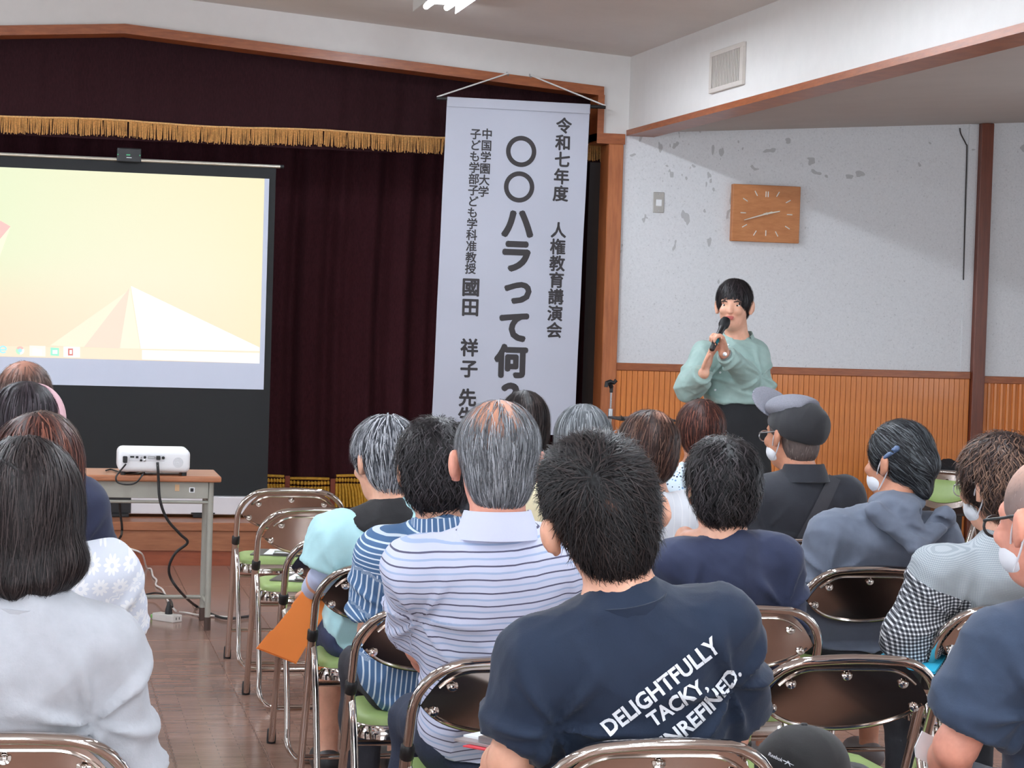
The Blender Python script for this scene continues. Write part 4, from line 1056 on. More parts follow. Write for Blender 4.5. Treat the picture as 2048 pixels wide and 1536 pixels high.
def person(label, Y, head, hs=1.0, look=(0, 0, 0), hdy=.03, neck=None, shL=None, shR=None, elL=None, elR=None, wrL=None, wrR=None, hip=None,
           build=1.0, skin=0, shirt=None, hair=None, legs='pants', legcol=(40, 42, 52), shoecol=(30, 30, 32), vox=.009, facing=1, standing=False,
           hands=None, loose=.016, sleeve='short', pdy=(0, 0), hem=.475, knees=None, torso_k=1.0, legm=None, neck_r=.054, ear=0.0):
    P2 = lambda q, dy=0.0: pt(q[0], q[1], Y + (q[2] if len(q) > 2 else 0.0) + dy)
    f = np.array([0, 1.0 * facing, 0])
    hc = pt(head[0], head[1], Y + hdy); T = {'c': hc, 'R': rotm(*look) if facing == 1 else rotm(180 + look[0], look[1], look[2])}
    H = lambda p: hc + T['R'] @ (np.asarray(p, float) * hs)
    hc = hc - np.array([0, 0, .016]); T['c'] = hc
    nb = P2(neck, -.02 * facing) - np.array([0, 0, .040]); sl, sr = P2(shL) - np.array([0, 0, .014]), P2(shR) - np.array([0, 0, .014])
    hipc = np.array([hip[0] if hip else (sl[0] + sr[0]) / 2, (hip[1] if standing else Y + .105), (hip[2] if hip and len(hip) > 2 else .53)])
    el = P2(elL) if elL else sl + np.array([-.045, .03, -.27]); er = P2(elR) if elR else sr + np.array([.045, .03, -.27])
    wl = P2(wrL) if wrL else np.array([hipc[0] - .10, hipc[1] + .24, .64]); wr_ = P2(wrR) if wrR else np.array([hipc[0] + .10, hipc[1] + .24, .64])
    ex = nrm(sr - sl); ez = nrm(nb - hipc); ey = nrm(np.cross(ez, ex)); ex2 = np.cross(ey, ez); RB = np.stack([ex2, ey, ez], 1)
    W = np.linalg.norm(sr - sl); ws = W / .33; b = build; fw = ey * facing
    root = thing('person', label, 'person', (float(hipc[0]), float(hipc[1]), 0), 0, None)
    O = np.array(root.location)
    ll = np.linalg.norm(nb - hipc)
    def torso(lo):
        A = lambda t, d=0.0: lerp(hipc, nb, t) + fw * d
        L = [E_(hipc + np.array([0, 0, .03]), (.168 * b + lo, .128 * b + lo, .115 + lo * .5), RB, .06), E_(A(.33, .012), (.150 * b + lo, .118 * b + lo, .35 * ll + lo * .3), RB, .06),
             E_(A(.64, .008), (.152 * ws * torso_k + lo, .112 * b + lo, .36 * ll), RB, .06), E_(A(.80, .0), (.140 * ws * torso_k + lo, .092 * b + lo, .24 * ll), RB, .05),
             K_(A(.90), sl - ez * .006, .056 + lo * .6, .054 + lo * .6, .05), K_(A(.90), sr - ez * .006, .056 + lo * .6, .054 + lo * .6, .05), K_(A(.90), nb, .058 + lo * .4, .052 + lo * .3, .05)]
        return L
    arms = []
    for s_, e_, w_ in ((sl, el, wl), (sr, er, wr_)):
        arms += [K_(s_, e_, .049, .040, .03), K_(e_, lerp(e_, w_, .35), .040, .040, .02), K_(lerp(e_, w_, .35), w_, .040, .027, .02)]
    hp = []
    for i, (e_, w_) in enumerate(((el, wl), (er, wr_))):
        d = nrm(w_ - e_)
        if hands and hands[i]: hp += hand_prims(w_, *hands[i])
        else: hp += hand_prims(w_, nrm(d + np.array([0, .6, -.3])), (0, .2, -1), -1 if i == 0 else 1)
    hl, hr = hipc + np.array([-.085 * b, .02 * facing, -.0]), hipc + np.array([.085 * b, .02 * facing, -.0])
    if standing: kl, kr = hl + [0, .0, -.42], hr + [0, 0, -.42]; al, ar = np.array([kl[0], kl[1] + .02, .09]), np.array([kr[0], kr[1] + .02, .09])
    else:
        kl, kr = hl + np.array([-.03, .41, -.035]), hr + np.array([.03, .41, -.035])
        if knees: kl, kr = hl + np.array(knees[0]), hr + np.array(knees[1])
        al, ar = np.array([kl[0], kl[1] - .02, .09]), np.array([kr[0], kr[1] - .02, .09])
    LEG = lambda lo: [q for h_, k_, a_ in ((hl, kl, al), (hr, kr, ar)) for q in (K_(h_, k_, .078 * b + lo, .055 + lo, .05), K_(k_, lerp(k_, a_, .35), .052 + lo, .052 + lo, .03), K_(lerp(k_, a_, .35), a_, .052 + lo, .036 + lo, .03))]
    feet = [K_(a_ + np.array([0, -.02 * facing, -.045]), a_ + np.array([0, .13 * facing, -.058]), .034, .026, .03) for a_ in (al, ar)]
    nk = [K_(nb - ez * .03, H((0, -.022, -.035)), neck_r + .004, neck_r, .03)]
    body = torso(-.006) + arms + hp + LEG(-.004) + feet + nk + head_prims(T, hs, True, ear)
    def rest(V, gap):                          # the back rests against its chair instead of passing through it
        for cx_, cy_ in CHAIRS:
            if standing or abs(cx_ - hipc[0]) > .30 or not 0 < hipc[1] - cy_ < .45: continue
            u_ = np.clip((V[:, 0] - cx_) / .205, -1.15, 1.15); z_ = V[:, 2]
            lim = cy_ + cside(np.clip(z_, .5, .80)) + .030 * np.clip(1 - u_ * u_, 0, 1) + gap
            wt = np.clip((z_ - .45) / .05, 0, 1) * np.clip((.83 - z_) / .06, 0, 1) * (np.abs(u_) < 1.13)
            V[:, 1] += np.maximum(lim - V[:, 1], 0) * wt
        return V
    V, F = sdf_mesh(body, vox); V = rest(V, .034)
    mesh_np('body', V - O, F, SK[skin], root)
    # ---- shirt
    lo = loose; sp_ = torso(lo)
    cut = {'short': .78, 'long': 1.0, 'three': 1.0, 'cap': .5}[sleeve]
    aset = []
    for s_, e_, w_ in ((sl, el, wl), (sr, er, wr_)):
        if sleeve in ('long', 'three'):
            we = lerp(e_, w_, .95 if sleeve == 'long' else .45)
            aset += [K_(s_, e_, .055 + lo, .046 + lo, .04), K_(e_, we, .046 + lo, .034 + lo * .8, .03, 'u', True)]
        else: aset += [K_(s_, lerp(s_, e_, cut), .055 + lo, .056 + lo, .04, 'u', True)]
    allp = sp_ + aset + [E_(P2(c_[:2], c_[2]), c_[3], None, .008, 's') for c_ in shirt.get('open', [])] + [PL((0, 0, hem if not standing else hipc[2] + .135), (0, 0, -1), .01)]
    V, F = sdf_mesh(allp, min(vox, .0085)); N = vnormals(V, F)
    amp = shirt.get('fold', .0045)
    sdn = shirt.get('seed', 3); fs = shirt.get('fs', 1.0)
    D = wrinkle(V * np.array([1, 1, .8]), sdn, .55 * fs) * 1.5 + wrinkle(V, sdn + 1, 1.25 * fs) * .6
    for q_, sh_ in enumerate((sl, sr)):        # creases fanning out of the armpits
        v_ = V - (sh_ - ez * .10); x_, z_ = v_ @ ex2, v_ @ ez; r_ = np.hypot(x_, z_); th_ = np.arctan2(z_, x_)
        D += 2.4 * np.clip(np.cos(6 * th_ + sdn + q_ + 3 * r_), 0, 1) ** 3 * np.exp(-((r_ - .06) / .07) ** 2)
    h_ = (V - hipc) @ ez; x_ = (V - hipc) @ ex2; # slack folds round the waist
    D += 2.0 * np.exp(-((h_ - .13) / .09) ** 2) * (1 - np.abs(np.sin(h_ * 34 + 2.2 * np.sin(x_ * 11 + sdn) + sdn))) ** 1.6
    V = V + N * (np.clip(D, -2, 4.5) * amp)[:, None]
    V = rest(V, .012)
    dt = sd_pts(sp_, V); loc = (V - nb) @ RB; pcs = np.stack([loc[:, 0], loc[:, 2], np.zeros(len(V))], 1)
    for i, (s_, e_, w_) in enumerate(((sl, el, wl), (sr, er, wr_))):
        da = _sd(K_(s_ + (e_ - s_) * .25, e_, .055 + lo, .05 + lo), V.astype(np.float32)); db = _sd(K_(e_, w_, .046 + lo, .034 + lo), V.astype(np.float32))
        u = nrm(e_ - s_); v2 = nrm(w_ - e_)
        for dd, dr, o_, off in ((da, u, s_, 0.0), (db, v2, e_, np.linalg.norm(e_ - s_))):
            mk = dd < dt - .004; q = V[mk] - o_; h_ = q @ dr; rr2 = q - h_[:, None] * dr
            a_ = nrm(np.cross(dr, [0, 1.0, 0.2])); b_ = np.cross(dr, a_)
            ang = np.arctan2(rr2 @ b_, rr2 @ a_); pcs[mk] = np.stack([ang * .062, -h_ - off - .1, np.ones(mk.sum())], 1)
    if shirt.get('planar'): pcs = np.stack([loc[:, 0], loc[:, 2], pcs[:, 2]], 1)
    so = mesh_np(shirt.get('name', 'shirt'), V - O, F, shirt['mat'], root)
    at = so.data.attributes.new('pc', 'FLOAT_VECTOR', 'POINT'); at.data.foreach_set('vector', pcs.astype(np.float32).ravel())
    # ---- neckline
    nd = nrm(H((0, -.022, -.04)) - nb); nd = nrm(nd + ez * (2.0 if shirt.get('collar', 'crew') == 'crew' else .6))
    cl = shirt.get('collar', 'crew'); cm = shirt.get('collar_mat', shirt['mat'])
    if cl == 'cape':                           # flat collar lying on the shoulders
        V, F = sdf_mesh(torso(lo + .010) + [E_(nb + ez * .02, (.135, .13, .085), RB, .008, 'i')], .006); N = vnormals(V, F)
        V = V + N * (np.clip(wrinkle(V, 77, 1.4), -1, 3) * .002)[:, None]
        mesh_np('collar', V - O, F, cm, root)
    elif cl:
        rr0 = neck_r + shirt.get('cg', .010); hh = {'crew': .016, 'stand': .040, 'shirt': .046}[cl]
        a_ = nrm(np.cross(nd, [0, 1.0, 0])); b_ = np.cross(nd, a_) * -1 if np.cross(nd, a_)[1] < 0 else np.cross(nd, a_)
        mb = MB(); rings = []
        cc0 = nb + nd * shirt.get('ch', .012); sg = 28
        prof = {'crew': [(rr0 + .004, -.040), (rr0 + .006, hh * .3), (rr0 + .001, hh * .3), (rr0 - .004, -.040)],
                'stand': [(rr0 + .016, -.02), (rr0 + .008, hh), (rr0 + .003, hh), (rr0 + .008, -.02)],
                'shirt': [(rr0 + .028, -.016), (rr0 + .022, .004), (rr0 + .007, hh), (rr0 + .002, hh), (rr0 + .008, -.02)]}[cl]
        VV = []
        for (r_, h_) in prof:
            for k in range(sg):
                t_ = 2 * pi * k / sg; fb = sin(t_)         # +1 at the front of the neck
                dip = -.030 * max(0, fb * facing) if cl != 'crew' else -.022 * max(0, fb * facing)
                VV.append(cc0 + nd * (h_ + dip) + (a_ * cos(t_) + b_ * sin(t_) * 1.05) * r_)
        n_ = len(prof); FF = [[i * sg + k, i * sg + (k + 1) % sg, ((i + 1) % n_) * sg + (k + 1) % sg, ((i + 1) % n_) * sg + k] for i in range(n_) for k in range(sg) if not (cl == 'shirt' and sin(2 * pi * (k + .5) / sg) * facing > .80)]
        co = mb.add(VV, FF).build('collar', cm, root, True, 60)
        co.data.vertices.foreach_set('co', (np.array(VV) - O).astype(np.float32).ravel()); co.data.update()
        pcc = np.array([[(k / sg) * 2 * pi * rr0, .02 + i * .004, 2.0] for i in range(n_) for k in range(sg)])
        at = co.data.attributes.new('pc', 'FLOAT_VECTOR', 'POINT'); at.data.foreach_set('vector', pcc.astype(np.float32).ravel())
    # ---- legs and shoes
    lm = legm or mat('cloth_of_' + legs, legcol, .85, var=.12, nscale=40, bump=.25, bscale=220)
    if standing: lp = [E_(hipc + np.array([0, 0, .06]), (.170 * b, .14 * b, .17), None, .05), K_(hipc + [0, 0, .0], np.array([hipc[0], hipc[1], .32]), .175 * b, .25, .06, 'u', True), PL((0, 0, hipc[2] + .155), (0, 0, 1), .006)]
    elif legs == 'pants': lp = [E_(hipc + np.array([0, .0, .0]), (.172 * b + .004, .135 * b + .004, .10), None, .05)] + LEG(.010) + [PL((0, 0, .085), (0, 0, -1), .004), PL((0, 0, hem + .10), (0, 0, 1), .006)]
    elif legs == 'capri': lp = [E_(hipc + np.array([0, .0, .0]), (.172 * b + .004, .135 * b + .004, .10), None, .05)] + LEG(.012) + [PL((0, 0, .27), (0, 0, -1), .004), PL((0, 0, hem + .10), (0, 0, 1), .006)]
    else: lp = [E_(hipc, (.175 * b, .14 * b, .10), None, .05), K_(hl, kl + np.array([.0, .03, -.03]), .10, .085, .09), K_(hr, kr + np.array([0, .03, -.03]), .10, .085, .09), PL((0, 0, hem + .10), (0, 0, 1), .006)]
    V, F = sdf_mesh(lp, .011); N = vnormals(V, F); V = rest(V + N * (np.clip(wrinkle(V, 9, 1.0), -1.5, 3) * .003)[:, None], .022)
    mesh_np({'pants': 'trousers', 'capri': 'trousers'}.get(legs, 'skirt'), V - O, F, lm, root)
    sm = mat('shoe_leather', shoecol, .5, var=.1)
    for a_ in (al, ar):
        V, F = sdf_mesh([K_(a_ + np.array([0, -.03 * facing, -.045]), a_ + np.array([0, .14 * facing, -.058]), .044, .034, .03), E_(a_ + np.array([0, .06 * facing, -.05]), (.045, .11, .045), None, .03), PL((0, 0, .0), (0, 0, -1), .004), PL((0, 0, .105), (0, 0, 1), .004)], .009)
        mesh_np('shoe', V - O, F, sm, root)
    # ---- face details and hair
    for sx in (-1, 1):
        V, F = sdf_mesh([E_(H((sx * .031, .080, .003)), np.array([.013, .011, .0085]) * hs, T['R'])], .003)
        eo = mesh_np('eye', V - O, F, m_eye, root)
        V, F = sdf_mesh([E_(H((sx * .031, .0895, .003)), np.array([.0055, .003, .0058]) * hs, T['R'])], .0016); mesh_np('iris', V - O, F, m_iris, eo)
        if facing < 0:
            V, F = sdf_mesh([K_(H((sx * .017, .096, .021)), H((sx * .034, .095, .025)), .0028, .0034, .003), K_(H((sx * .034, .095, .025)), H((sx * .048, .086, .020)), .0034, .002, .003)], .0022); mesh_np('eyebrow', V - O, F, m_brow, root)
    if facing < 0:
        V, F = sdf_mesh([E_(H((0, .103, -.0515)), np.array([.021, .008, .0055]) * hs, T['R'], .003), E_(H((0, .102, -.0600)), np.array([.018, .008, .006]) * hs, T['R'], .003)], .0025); mesh_np('lips', V - O, F, m_lip, root)
    ho = make_hair(T, hs, hair, root) if hair else None
    return dict(root=root, T=T, H=H, O=O, shirt=so, nb=nb, sl=sl, sr=sr, el=el, er=er, wl=wl, wr=wr_, hs=hs, RB=RB, nd=nd, hip=hipc)

def on_part(p, name, V, F, m_): return mesh_np(name, np.asarray(V) - p['O'], F, m_, p['root'])
def mb_part(p, name, mb, m_, smooth=True):
    mb.v = [tuple(np.array(v) - p['O']) for v in mb.v]; return mb.build(name, m_, p['root'], smooth)
def bvh_of(o):
    off = Vector(o.parent.location); me = o.data
    return BVHTree.FromPolygons([v.co + off for v in me.vertices], [tuple(q.vertices) for q in me.polygons])
def mask_on(p, loops=True):
    H, hs, R = p['H'], p['hs'], p['T']['R']
    V, F = sdf_mesh([E_(H((0, .042, -.060)), np.array([.062, .064, .044]) * hs, R, .02), E_(H((0, .082, -.045)), np.array([.026, .032, .042]) * hs, R, .03), PL(H((0, .022, 0)), -R[:, 1], .004)], .006)
    on_part(p, 'face_mask', V, F, m_mask)
    for sx in (-1, 1):
        mb = MB().tube(smooth_path([H((sx * .064, .035, -.035)), H((sx * .080, .012, -.005)), H((sx * .086, -.010, .018)), H((sx * .090, -.024, .0)), H((sx * .086, -.018, -.035)), H((sx * .064, .030, -.085))], 6), .0022, 6)
        mb_part(p, 'ear_loop', mb, m_mask)
def glasses_on(p, m_, r=.0022):
    H = p['H']; mb = MB()
    for sx in (-1, 1):
        mb.tube(smooth_path([H((sx * .090, -.022, -.004)), H((sx * .088, -.006, .014)), H((sx * .084, .03, .012)), H((sx * .074, .088, .008)), H((sx * .060, .104, .006))], 5), r, 6)
        mb.tube([H((sx * (.034 + .026 * cos(a)), .108, -.004 + .019 * sin(a))) for a in np.linspace(0, 2 * pi, 20)[:-1]], r, 6, True)
    mb.tube([H((-.008, .111, .0)), H((.008, .111, .0))], r, 6)
    mb_part(p, 'glasses', mb, m_)

# ------------------------------------------------------------------ fabrics
def cloth(name, c, var=.06, rough=.85, bump=.25, bs=260):
    return mat(name, c, rough, var=var, nscale=30, bump=bump, bscale=bs, bdist=.0012, sheen=.1)
def polo_mat():
    t = NT('lavender_striped_jersey'); u, v, w_ = t.sep(t.attr('pc'))
    v = t.math('ADD', v, t.math('MULTIPLY', t.noise(5, 2, .5, t.coord()), .012))
    c = t.mix(t.stripe(v, .0272, .0032), rgba((206, 210, 232)), rgba((84, 84, 108)))
    c = t.mix(t.math('MULTIPLY', t.stripe(v, .0272, .0040, .5), .6), c, rgba((130, 164, 206)))
    c = t.mix(t.math('GREATER_THAN', w_, 1.5), c, rgba((206, 210, 232)))
    t.set(Base_Color=c, Roughness=.85); t.bump(t.noise(420, 2, .5, t.coord()), .2, .001); return t.m
def navy_stripe_mat():
    t = NT('navy_white_striped_cotton'); u, v, w_ = t.sep(t.attr('pc'))
    yoke = t.math('MULTIPLY', t.math('GREATER_THAN', v, -.075), t.math('LESS_THAN', w_, .5))
    a = t.stripe(u, .0135, .0036); b = t.stripe(v, .0120, .0034)
    s_ = t.math('ADD', t.math('MULTIPLY', a, t.math('SUBTRACT', 1.0, yoke)), t.math('MULTIPLY', b, yoke))
    t.set(Base_Color=t.mix(s_, rgba((74, 108, 148)), rgba((216, 228, 238))), Roughness=.85); t.bump(t.noise(420, 2, .5, t.coord()), .2, .001); return t.m
def gingham_mat():
    t = NT('grey_gingham'); u, v, w_ = t.sep(t.attr('pc'))
    def chk(per, wd):
        return t.math('ADD', t.stripe(u, per, wd), t.stripe(v, per, wd))
    fine = t.ramp(t.math('MULTIPLY', chk(.0042, .0021), .5), [(0, rgba((180, 186, 190))), (.5, rgba((160, 168, 174))), (1, rgba((140, 148, 154)))])
    big = t.ramp(t.math('MULTIPLY', chk(.0104, .0058), .5), [(0, rgba((232, 234, 236))), (.5, rgba((120, 122, 128))), (1, rgba((32, 34, 42)))])
    low = t.math('MAXIMUM', t.math('LESS_THAN', v, -.150), t.math('MULTIPLY', t.math('LESS_THAN', u, -.135), t.math('LESS_THAN', t.math('ADD', v, t.math('MULTIPLY', u, .5)), -.165)))
    t.set(Base_Color=t.mix(low, fine, big), Roughness=.85); t.bump(t.noise(420, 2, .5, t.coord()), .2, .001); return t.m
def floral_mat():
    t = NT('blue_floral_print'); co = t.coord()
    v = t.n('ShaderNodeTexVoronoi'); v.inputs['Scale'].default_value = 85; t.link(co, v.inputs['Vector'])
    d = v.outputs['Distance']; col = t.sep(v.outputs['Color'])
    leaf = t.math('LESS_THAN', d, .34)
    pick = t.ramp(col[0], [(0, rgba((40, 58, 92))), (.3, rgba((40, 58, 92))), (.34, rgba((120, 158, 206))), (.6, rgba((206, 214, 150))), (.64, rgba((222, 236, 246)))])
    pick_n = [n_ for n_ in t.t.nodes if n_.type == 'VALTORGB'][-1]; pick_n.color_ramp.interpolation = 'CONSTANT'
    t.set(Base_Color=t.mix(leaf, rgba((218, 234, 246)), pick), Roughness=.8); return t.m
def daisy_mat():
    t = NT('white_daisy_print'); u, v, w_ = t.sep(t.attr('pc')); cell = .042
    row = t.math('FLOOR', t.math('DIVIDE', v, cell))
    uu = t.math('ADD', t.math('DIVIDE', u, cell), t.math('MULTIPLY', row, .5))
    fu = t.math('SUBTRACT', t.math('FRACT', uu), .5); fv = t.math('SUBTRACT', t.math('FRACT', t.math('DIVIDE', v, cell)), .5)
    r_ = t.math('SQRT', t.math('ADD', t.math('MULTIPLY', fu, fu), t.math('MULTIPLY', fv, fv)))
    th = t.math('ARCTAN2', fv, fu); pet = t.math('ADD', .24, t.math('MULTIPLY', t.math('ABSOLUTE', t.math('COSINE', t.math('MULTIPLY', th, 5.0))), .20))
    fl = t.math('MULTIPLY', t.math('LESS_THAN', r_, pet), t.math('GREATER_THAN', r_, .10))
    t.set(Base_Color=t.mix(t.math('MULTIPLY', fl, .7), rgba((214, 219, 230)), rgba((246, 246, 246))), Roughness=.85); t.bump(t.noise(300, 2, .5, t.coord()), .2, .001); return t.m
def faint_stripe_mat():
    t = NT('white_faint_striped_cotton'); u, v, w_ = t.sep(t.attr('pc'))
    t.set(Base_Color=t.mix(t.math('MULTIPLY', t.stripe(u, .026, .003), .5), rgba((216, 218, 224)), rgba((236, 236, 238))), Roughness=.85); return t.m
def denim():
    t = NT('dark_denim'); co = t.coord(); f = t.noise(200, 3, .6, co); g = t.noise(6, 3, .5, co)
    t.set(Base_Color=t.mix(g, t.ramp(f, [(.3, rgba((26, 32, 48))), (.7, rgba((46, 56, 78)))]), rgba((34, 42, 62))), Roughness=.85); t.bump(f, .3, .001); return t.m
m_denim = denim()
m_navytee = cloth('dark_navy_tee', (15, 32, 55)); m_navy = cloth('navy_top', (38, 46, 74)); m_blackpolo = cloth('black_polo', (40, 42, 50))
m_grey = cloth('grey_hoodie', (99, 107, 123)); m_sweater = cloth('pale_grey_knit', (178, 180, 186), .05, .9, .5, 140); m_mint = cloth('mint_shirt', (186, 230, 236), .03)
m_cream = cloth('cream_cardigan', (238, 226, 190), .03); m_sage = cloth('sage_blouse', (152, 178, 172), .05, .55, .2, 200); m_tee2 = cloth('slate_navy_tee', (46, 60, 82))

# ------------------------------------------------------------------ hair styles
NAPE = ((0, -.045, -.04), (.066, .056, .066), .03)
BLK = [(26, 23, 25), (40, 36, 38), (60, 55, 58)]; BRN = [(52, 36, 32), (78, 52, 44), (104, 72, 58)]; RBR = [(58, 34, 30), (84, 48, 40), (116, 70, 56)]
GRY = [(92, 94, 98), (140, 142, 148), (188, 190, 196)]
def short(c0, **k): return dict(dict(cols=c0, add=[NAPE], t=.012, len=.045, n=2000, seed=2), **k)
def bob(c0, **k):
    return dict(dict(cols=c0, t=.020, ears=False, add=[((0, -.03, -.045), (.090, .078, .095), .04)], planes=[((0, 0, -.125), (0, .15, -1))], cut=[((0, .125, -.055), (.075, .088, .115))], len=.10, n=2200, grav=1.4, seed=3, crown=(0, -.02, .14)), **k)
def curly(c0, **k):
    return dict(dict(cols=c0, t=.022, ears=False, add=[((0, -.045, -.03), (.084, .070, .080), .03)], planes=[((0, 0, -.095), (0, .35, -1))], cut=[((0, .125, -.055), (.078, .088, .115))], len=.055, n=2200, wave=.8, freq=110, lift=.010, puff=.010, clump=.0030, seed=4, grav=.9), **k)

# ------------------------------------------------------------------ the audience, front rows first
person('person seated just below the question mark of the banner', 8.08, (1047, 846), 1.0, (0, 4, 0), neck=(1047, 908), shL=(970, 940), shR=(1125, 940), shirt=dict(mat=m_blackpolo, seed=21), vox=.011,
       hair=bob(BLK, n=1200, len=.12, clump=.0006, mess=.05, cols=[(30, 24, 24), (46, 38, 37), (70, 60, 58)]))
person('person in a blue and white floral blouse seated below the speaker', 8.08, (1400, 862), 1.0, (6, 4, 0), neck=(1390, 928), shL=(1346, 966), shR=(1478, 966), shirt=dict(mat=floral_mat(), seed=22), vox=.011, skin=1,
       hair=short(RBR, t=.020, n=1300, len=.05, seed=6, add=[((0, -.05, -.02), (.076, .06, .07), .03)]))
person('person in a cream cardigan seated between banner and microphone stand', 7.13, (1165, 882), 1.0, (4, 4, 0), neck=(1160, 958), shL=(1085, 998), shR=(1246, 998), shirt=dict(mat=m_cream, seed=23), vox=.011,
       hair=bob(GRY, n=1600, t=.021, len=.11, mess=.06, cols=[(96, 100, 104), (132, 136, 140), (168, 172, 176)]))
capman = person('person in a black polo and grey peaked cap, strap across the back', 7.13, (1586, 862), 1.0, (-24, 2, 0), neck=(1608, 938), shL=(1532, 984), shR=(1688, 984), hip=(2.52, 7.13), shirt=dict(mat=m_blackpolo, seed=24, collar='shirt', fold=.003), vox=.0095, skin=1,
       hair=short([(110, 96, 92), (130, 118, 114), (90, 80, 78)], t=.003, n=700, len=.02, clump=.0003, puff=.002, lift=.001))
person('person in a white faintly striped shirt seated left of the floral blouse', 6.34, (1294, 902), 1.0, (6, 8, 2), neck=(1303, 988), shL=(1197, 1026), shR=(1376, 1020), hip=(1.80, 6.34), shirt=dict(mat=faint_stripe_mat(), seed=25, collar='crew'), vox=.0095,
       hair=short(BRN, t=.020, n=1700, len=.06, crown=(.02, -.03, .13), scalp=(.026, -.060, .112), scalp_r=.032, scalp_col=(200, 150, 130), thin=.5, seed=8, add=[((0, -.05, -.025), (.078, .062, .07), .03)], cols=[(50, 34, 30), (74, 50, 42), (100, 74, 62)]))
mint = person('person in a mint shirt with black collar holding an orange folder', 6.33, (768, 912), 1.0, (-22, 12, 0), neck=(786, 1006), shL=(672, 1066), shR=(866, 1056), elL=(652, 1148, .02), wrL=(622, 1182, .20), hip=(CA + .02, 6.36), shirt=dict(mat=m_mint, seed=26, fold=.0075, collar='cape', collar_mat=cloth('black_lace', (24, 23, 26))), vox=.009, legs='skirt', legcol=(52, 62, 92), build=.98, loose=.026, hem=.435,
       hair=short(GRY, t=.016, n=2400, len=.06, seed=9, lift=.010, puff=.007, cols=[(70, 72, 78), (126, 128, 134), (196, 198, 204)]))
hood = person('person in a grey hoodie and white mask wearing a blue hair clip', 6.33, (1797, 915), 1.0, (-30, 4, 0), neck=(1792, 1008), shL=(1662, 1062), shR=(1872, 1062), elL=(1628, 1205, .02), hip=(CC - .0, 6.34), shirt=dict(mat=m_grey, seed=27, fold=.0075, name='hoodie'), sleeve='long', vox=.009, legs='capri', legcol=(30, 30, 36), knees=((-.03, .41, -.035), (.17, .41, -.035)), skin=1, shoecol=(120, 112, 112), loose=.022,
       hair=dict(cols=[(34, 34, 38), (52, 54, 58), (84, 88, 92)], t=.013, ears=True, add=[((0, -.045, -.03), (.066, .06, .06), .03), ((0, -.108, -.005), (.045, .04, .05), .02), ((0, -.095, -.07), (.028, .03, .045), .02)], planes=[((0, 0, -.13), (0, .2, -1))], len=.08, n=2000, crown=(0, .12, .10), grav=.25, seed=10, mess=.10, lift=.002))
strip2 = person('person in a blue shirt with white stripes behind the mint shirt', 5.46, (868, 932), 1.02, (0, 6, 0), neck=(884, 1040), shL=(768, 1108), shR=(1000, 1108), elL=(748, 1262, .05), hip=(CA + .0, 5.47), shirt=dict(mat=navy_stripe_mat(), seed=28, fold=.005, collar='stand', cg=.014), loose=.024, vox=.009, legcol=(44, 44, 52), hem=.45,
       hair=curly(BLK, n=2600, t=.018, seed=11, len=.04))
navyw = person('person in a plain navy top resting a hand on the neck', 5.46, (1443, 966), 1.0, (0, 4, 0), neck=(1455, 1068), shL=(1360, 1116), shR=(1550, 1108), elL=(1345, 1200, .16), wrL=(1370, 1072, .10), hip=(CB + .03, 5.47), shirt=dict(mat=m_navy, seed=29, fold=.006), vox=.008, hands=[((.25, -.95, .15), (.1, -.2, -1), 1, .95, (20, 30, 25)), None], legcol=(36, 38, 46),
       hair=curly(BLK, n=2600, seed=12, t=.020, cols=[(24, 22, 24), (38, 34, 36), (62, 56, 58)]))
ging = person('person in a grey gingham shirt and white mask near the right edge', 5.46, (1998, 962), 1.02, (-24, 6, 0), neck=(2012, 1068), shL=(1884, 1138), shR=(2112, 1134), elL=(1822, 1272, .03), wrL=(1860, 1300, .26), hip=(2.66, 5.47), shirt=dict(mat=gingham_mat(), seed=30, fold=.005, name='gingham_shirt', planar=True), sleeve='long', vox=.0085, loose=.026, legcol=(40, 42, 48),
       hair=curly(BRN, n=2600, seed=13, t=.026, ears=True, planes=[((0, 0, -.085), (0, .35, -1))], cols=[(48, 36, 34), (78, 58, 50), (120, 92, 76)], lift=.014))
polo = person('person in a lavender polo with thin dark horizontal stripes', 4.66, (993, 912), 1.06, (0, 6, 0), neck=(995, 1036), shL=(832, 1124), shR=(1160, 1124), elL=(846, 1292, .20), hip=(CA + .02, 4.66), shirt=dict(mat=polo_mat(), seed=31, fold=.0045, collar='shirt', cg=.008), ear=.006, vox=.008, legm=m_denim, skin=2, loose=.018, torso_k=.98, hem=.50, build=1.04, neck_r=.060,
       hair=short(GRY, t=.009, n=7000, len=.06, seed=14, crown=(0, -.02, .13), scalp=(-.022, -.062, .108), scalp_r=.082, scalp_col=(206, 146, 118), thin=.8, w=.0014, ear_r=(.042, .040, .052), cols=[(88, 90, 94), (126, 128, 132), (178, 180, 186)], p=[.35, .4, .25], grav=1.0))
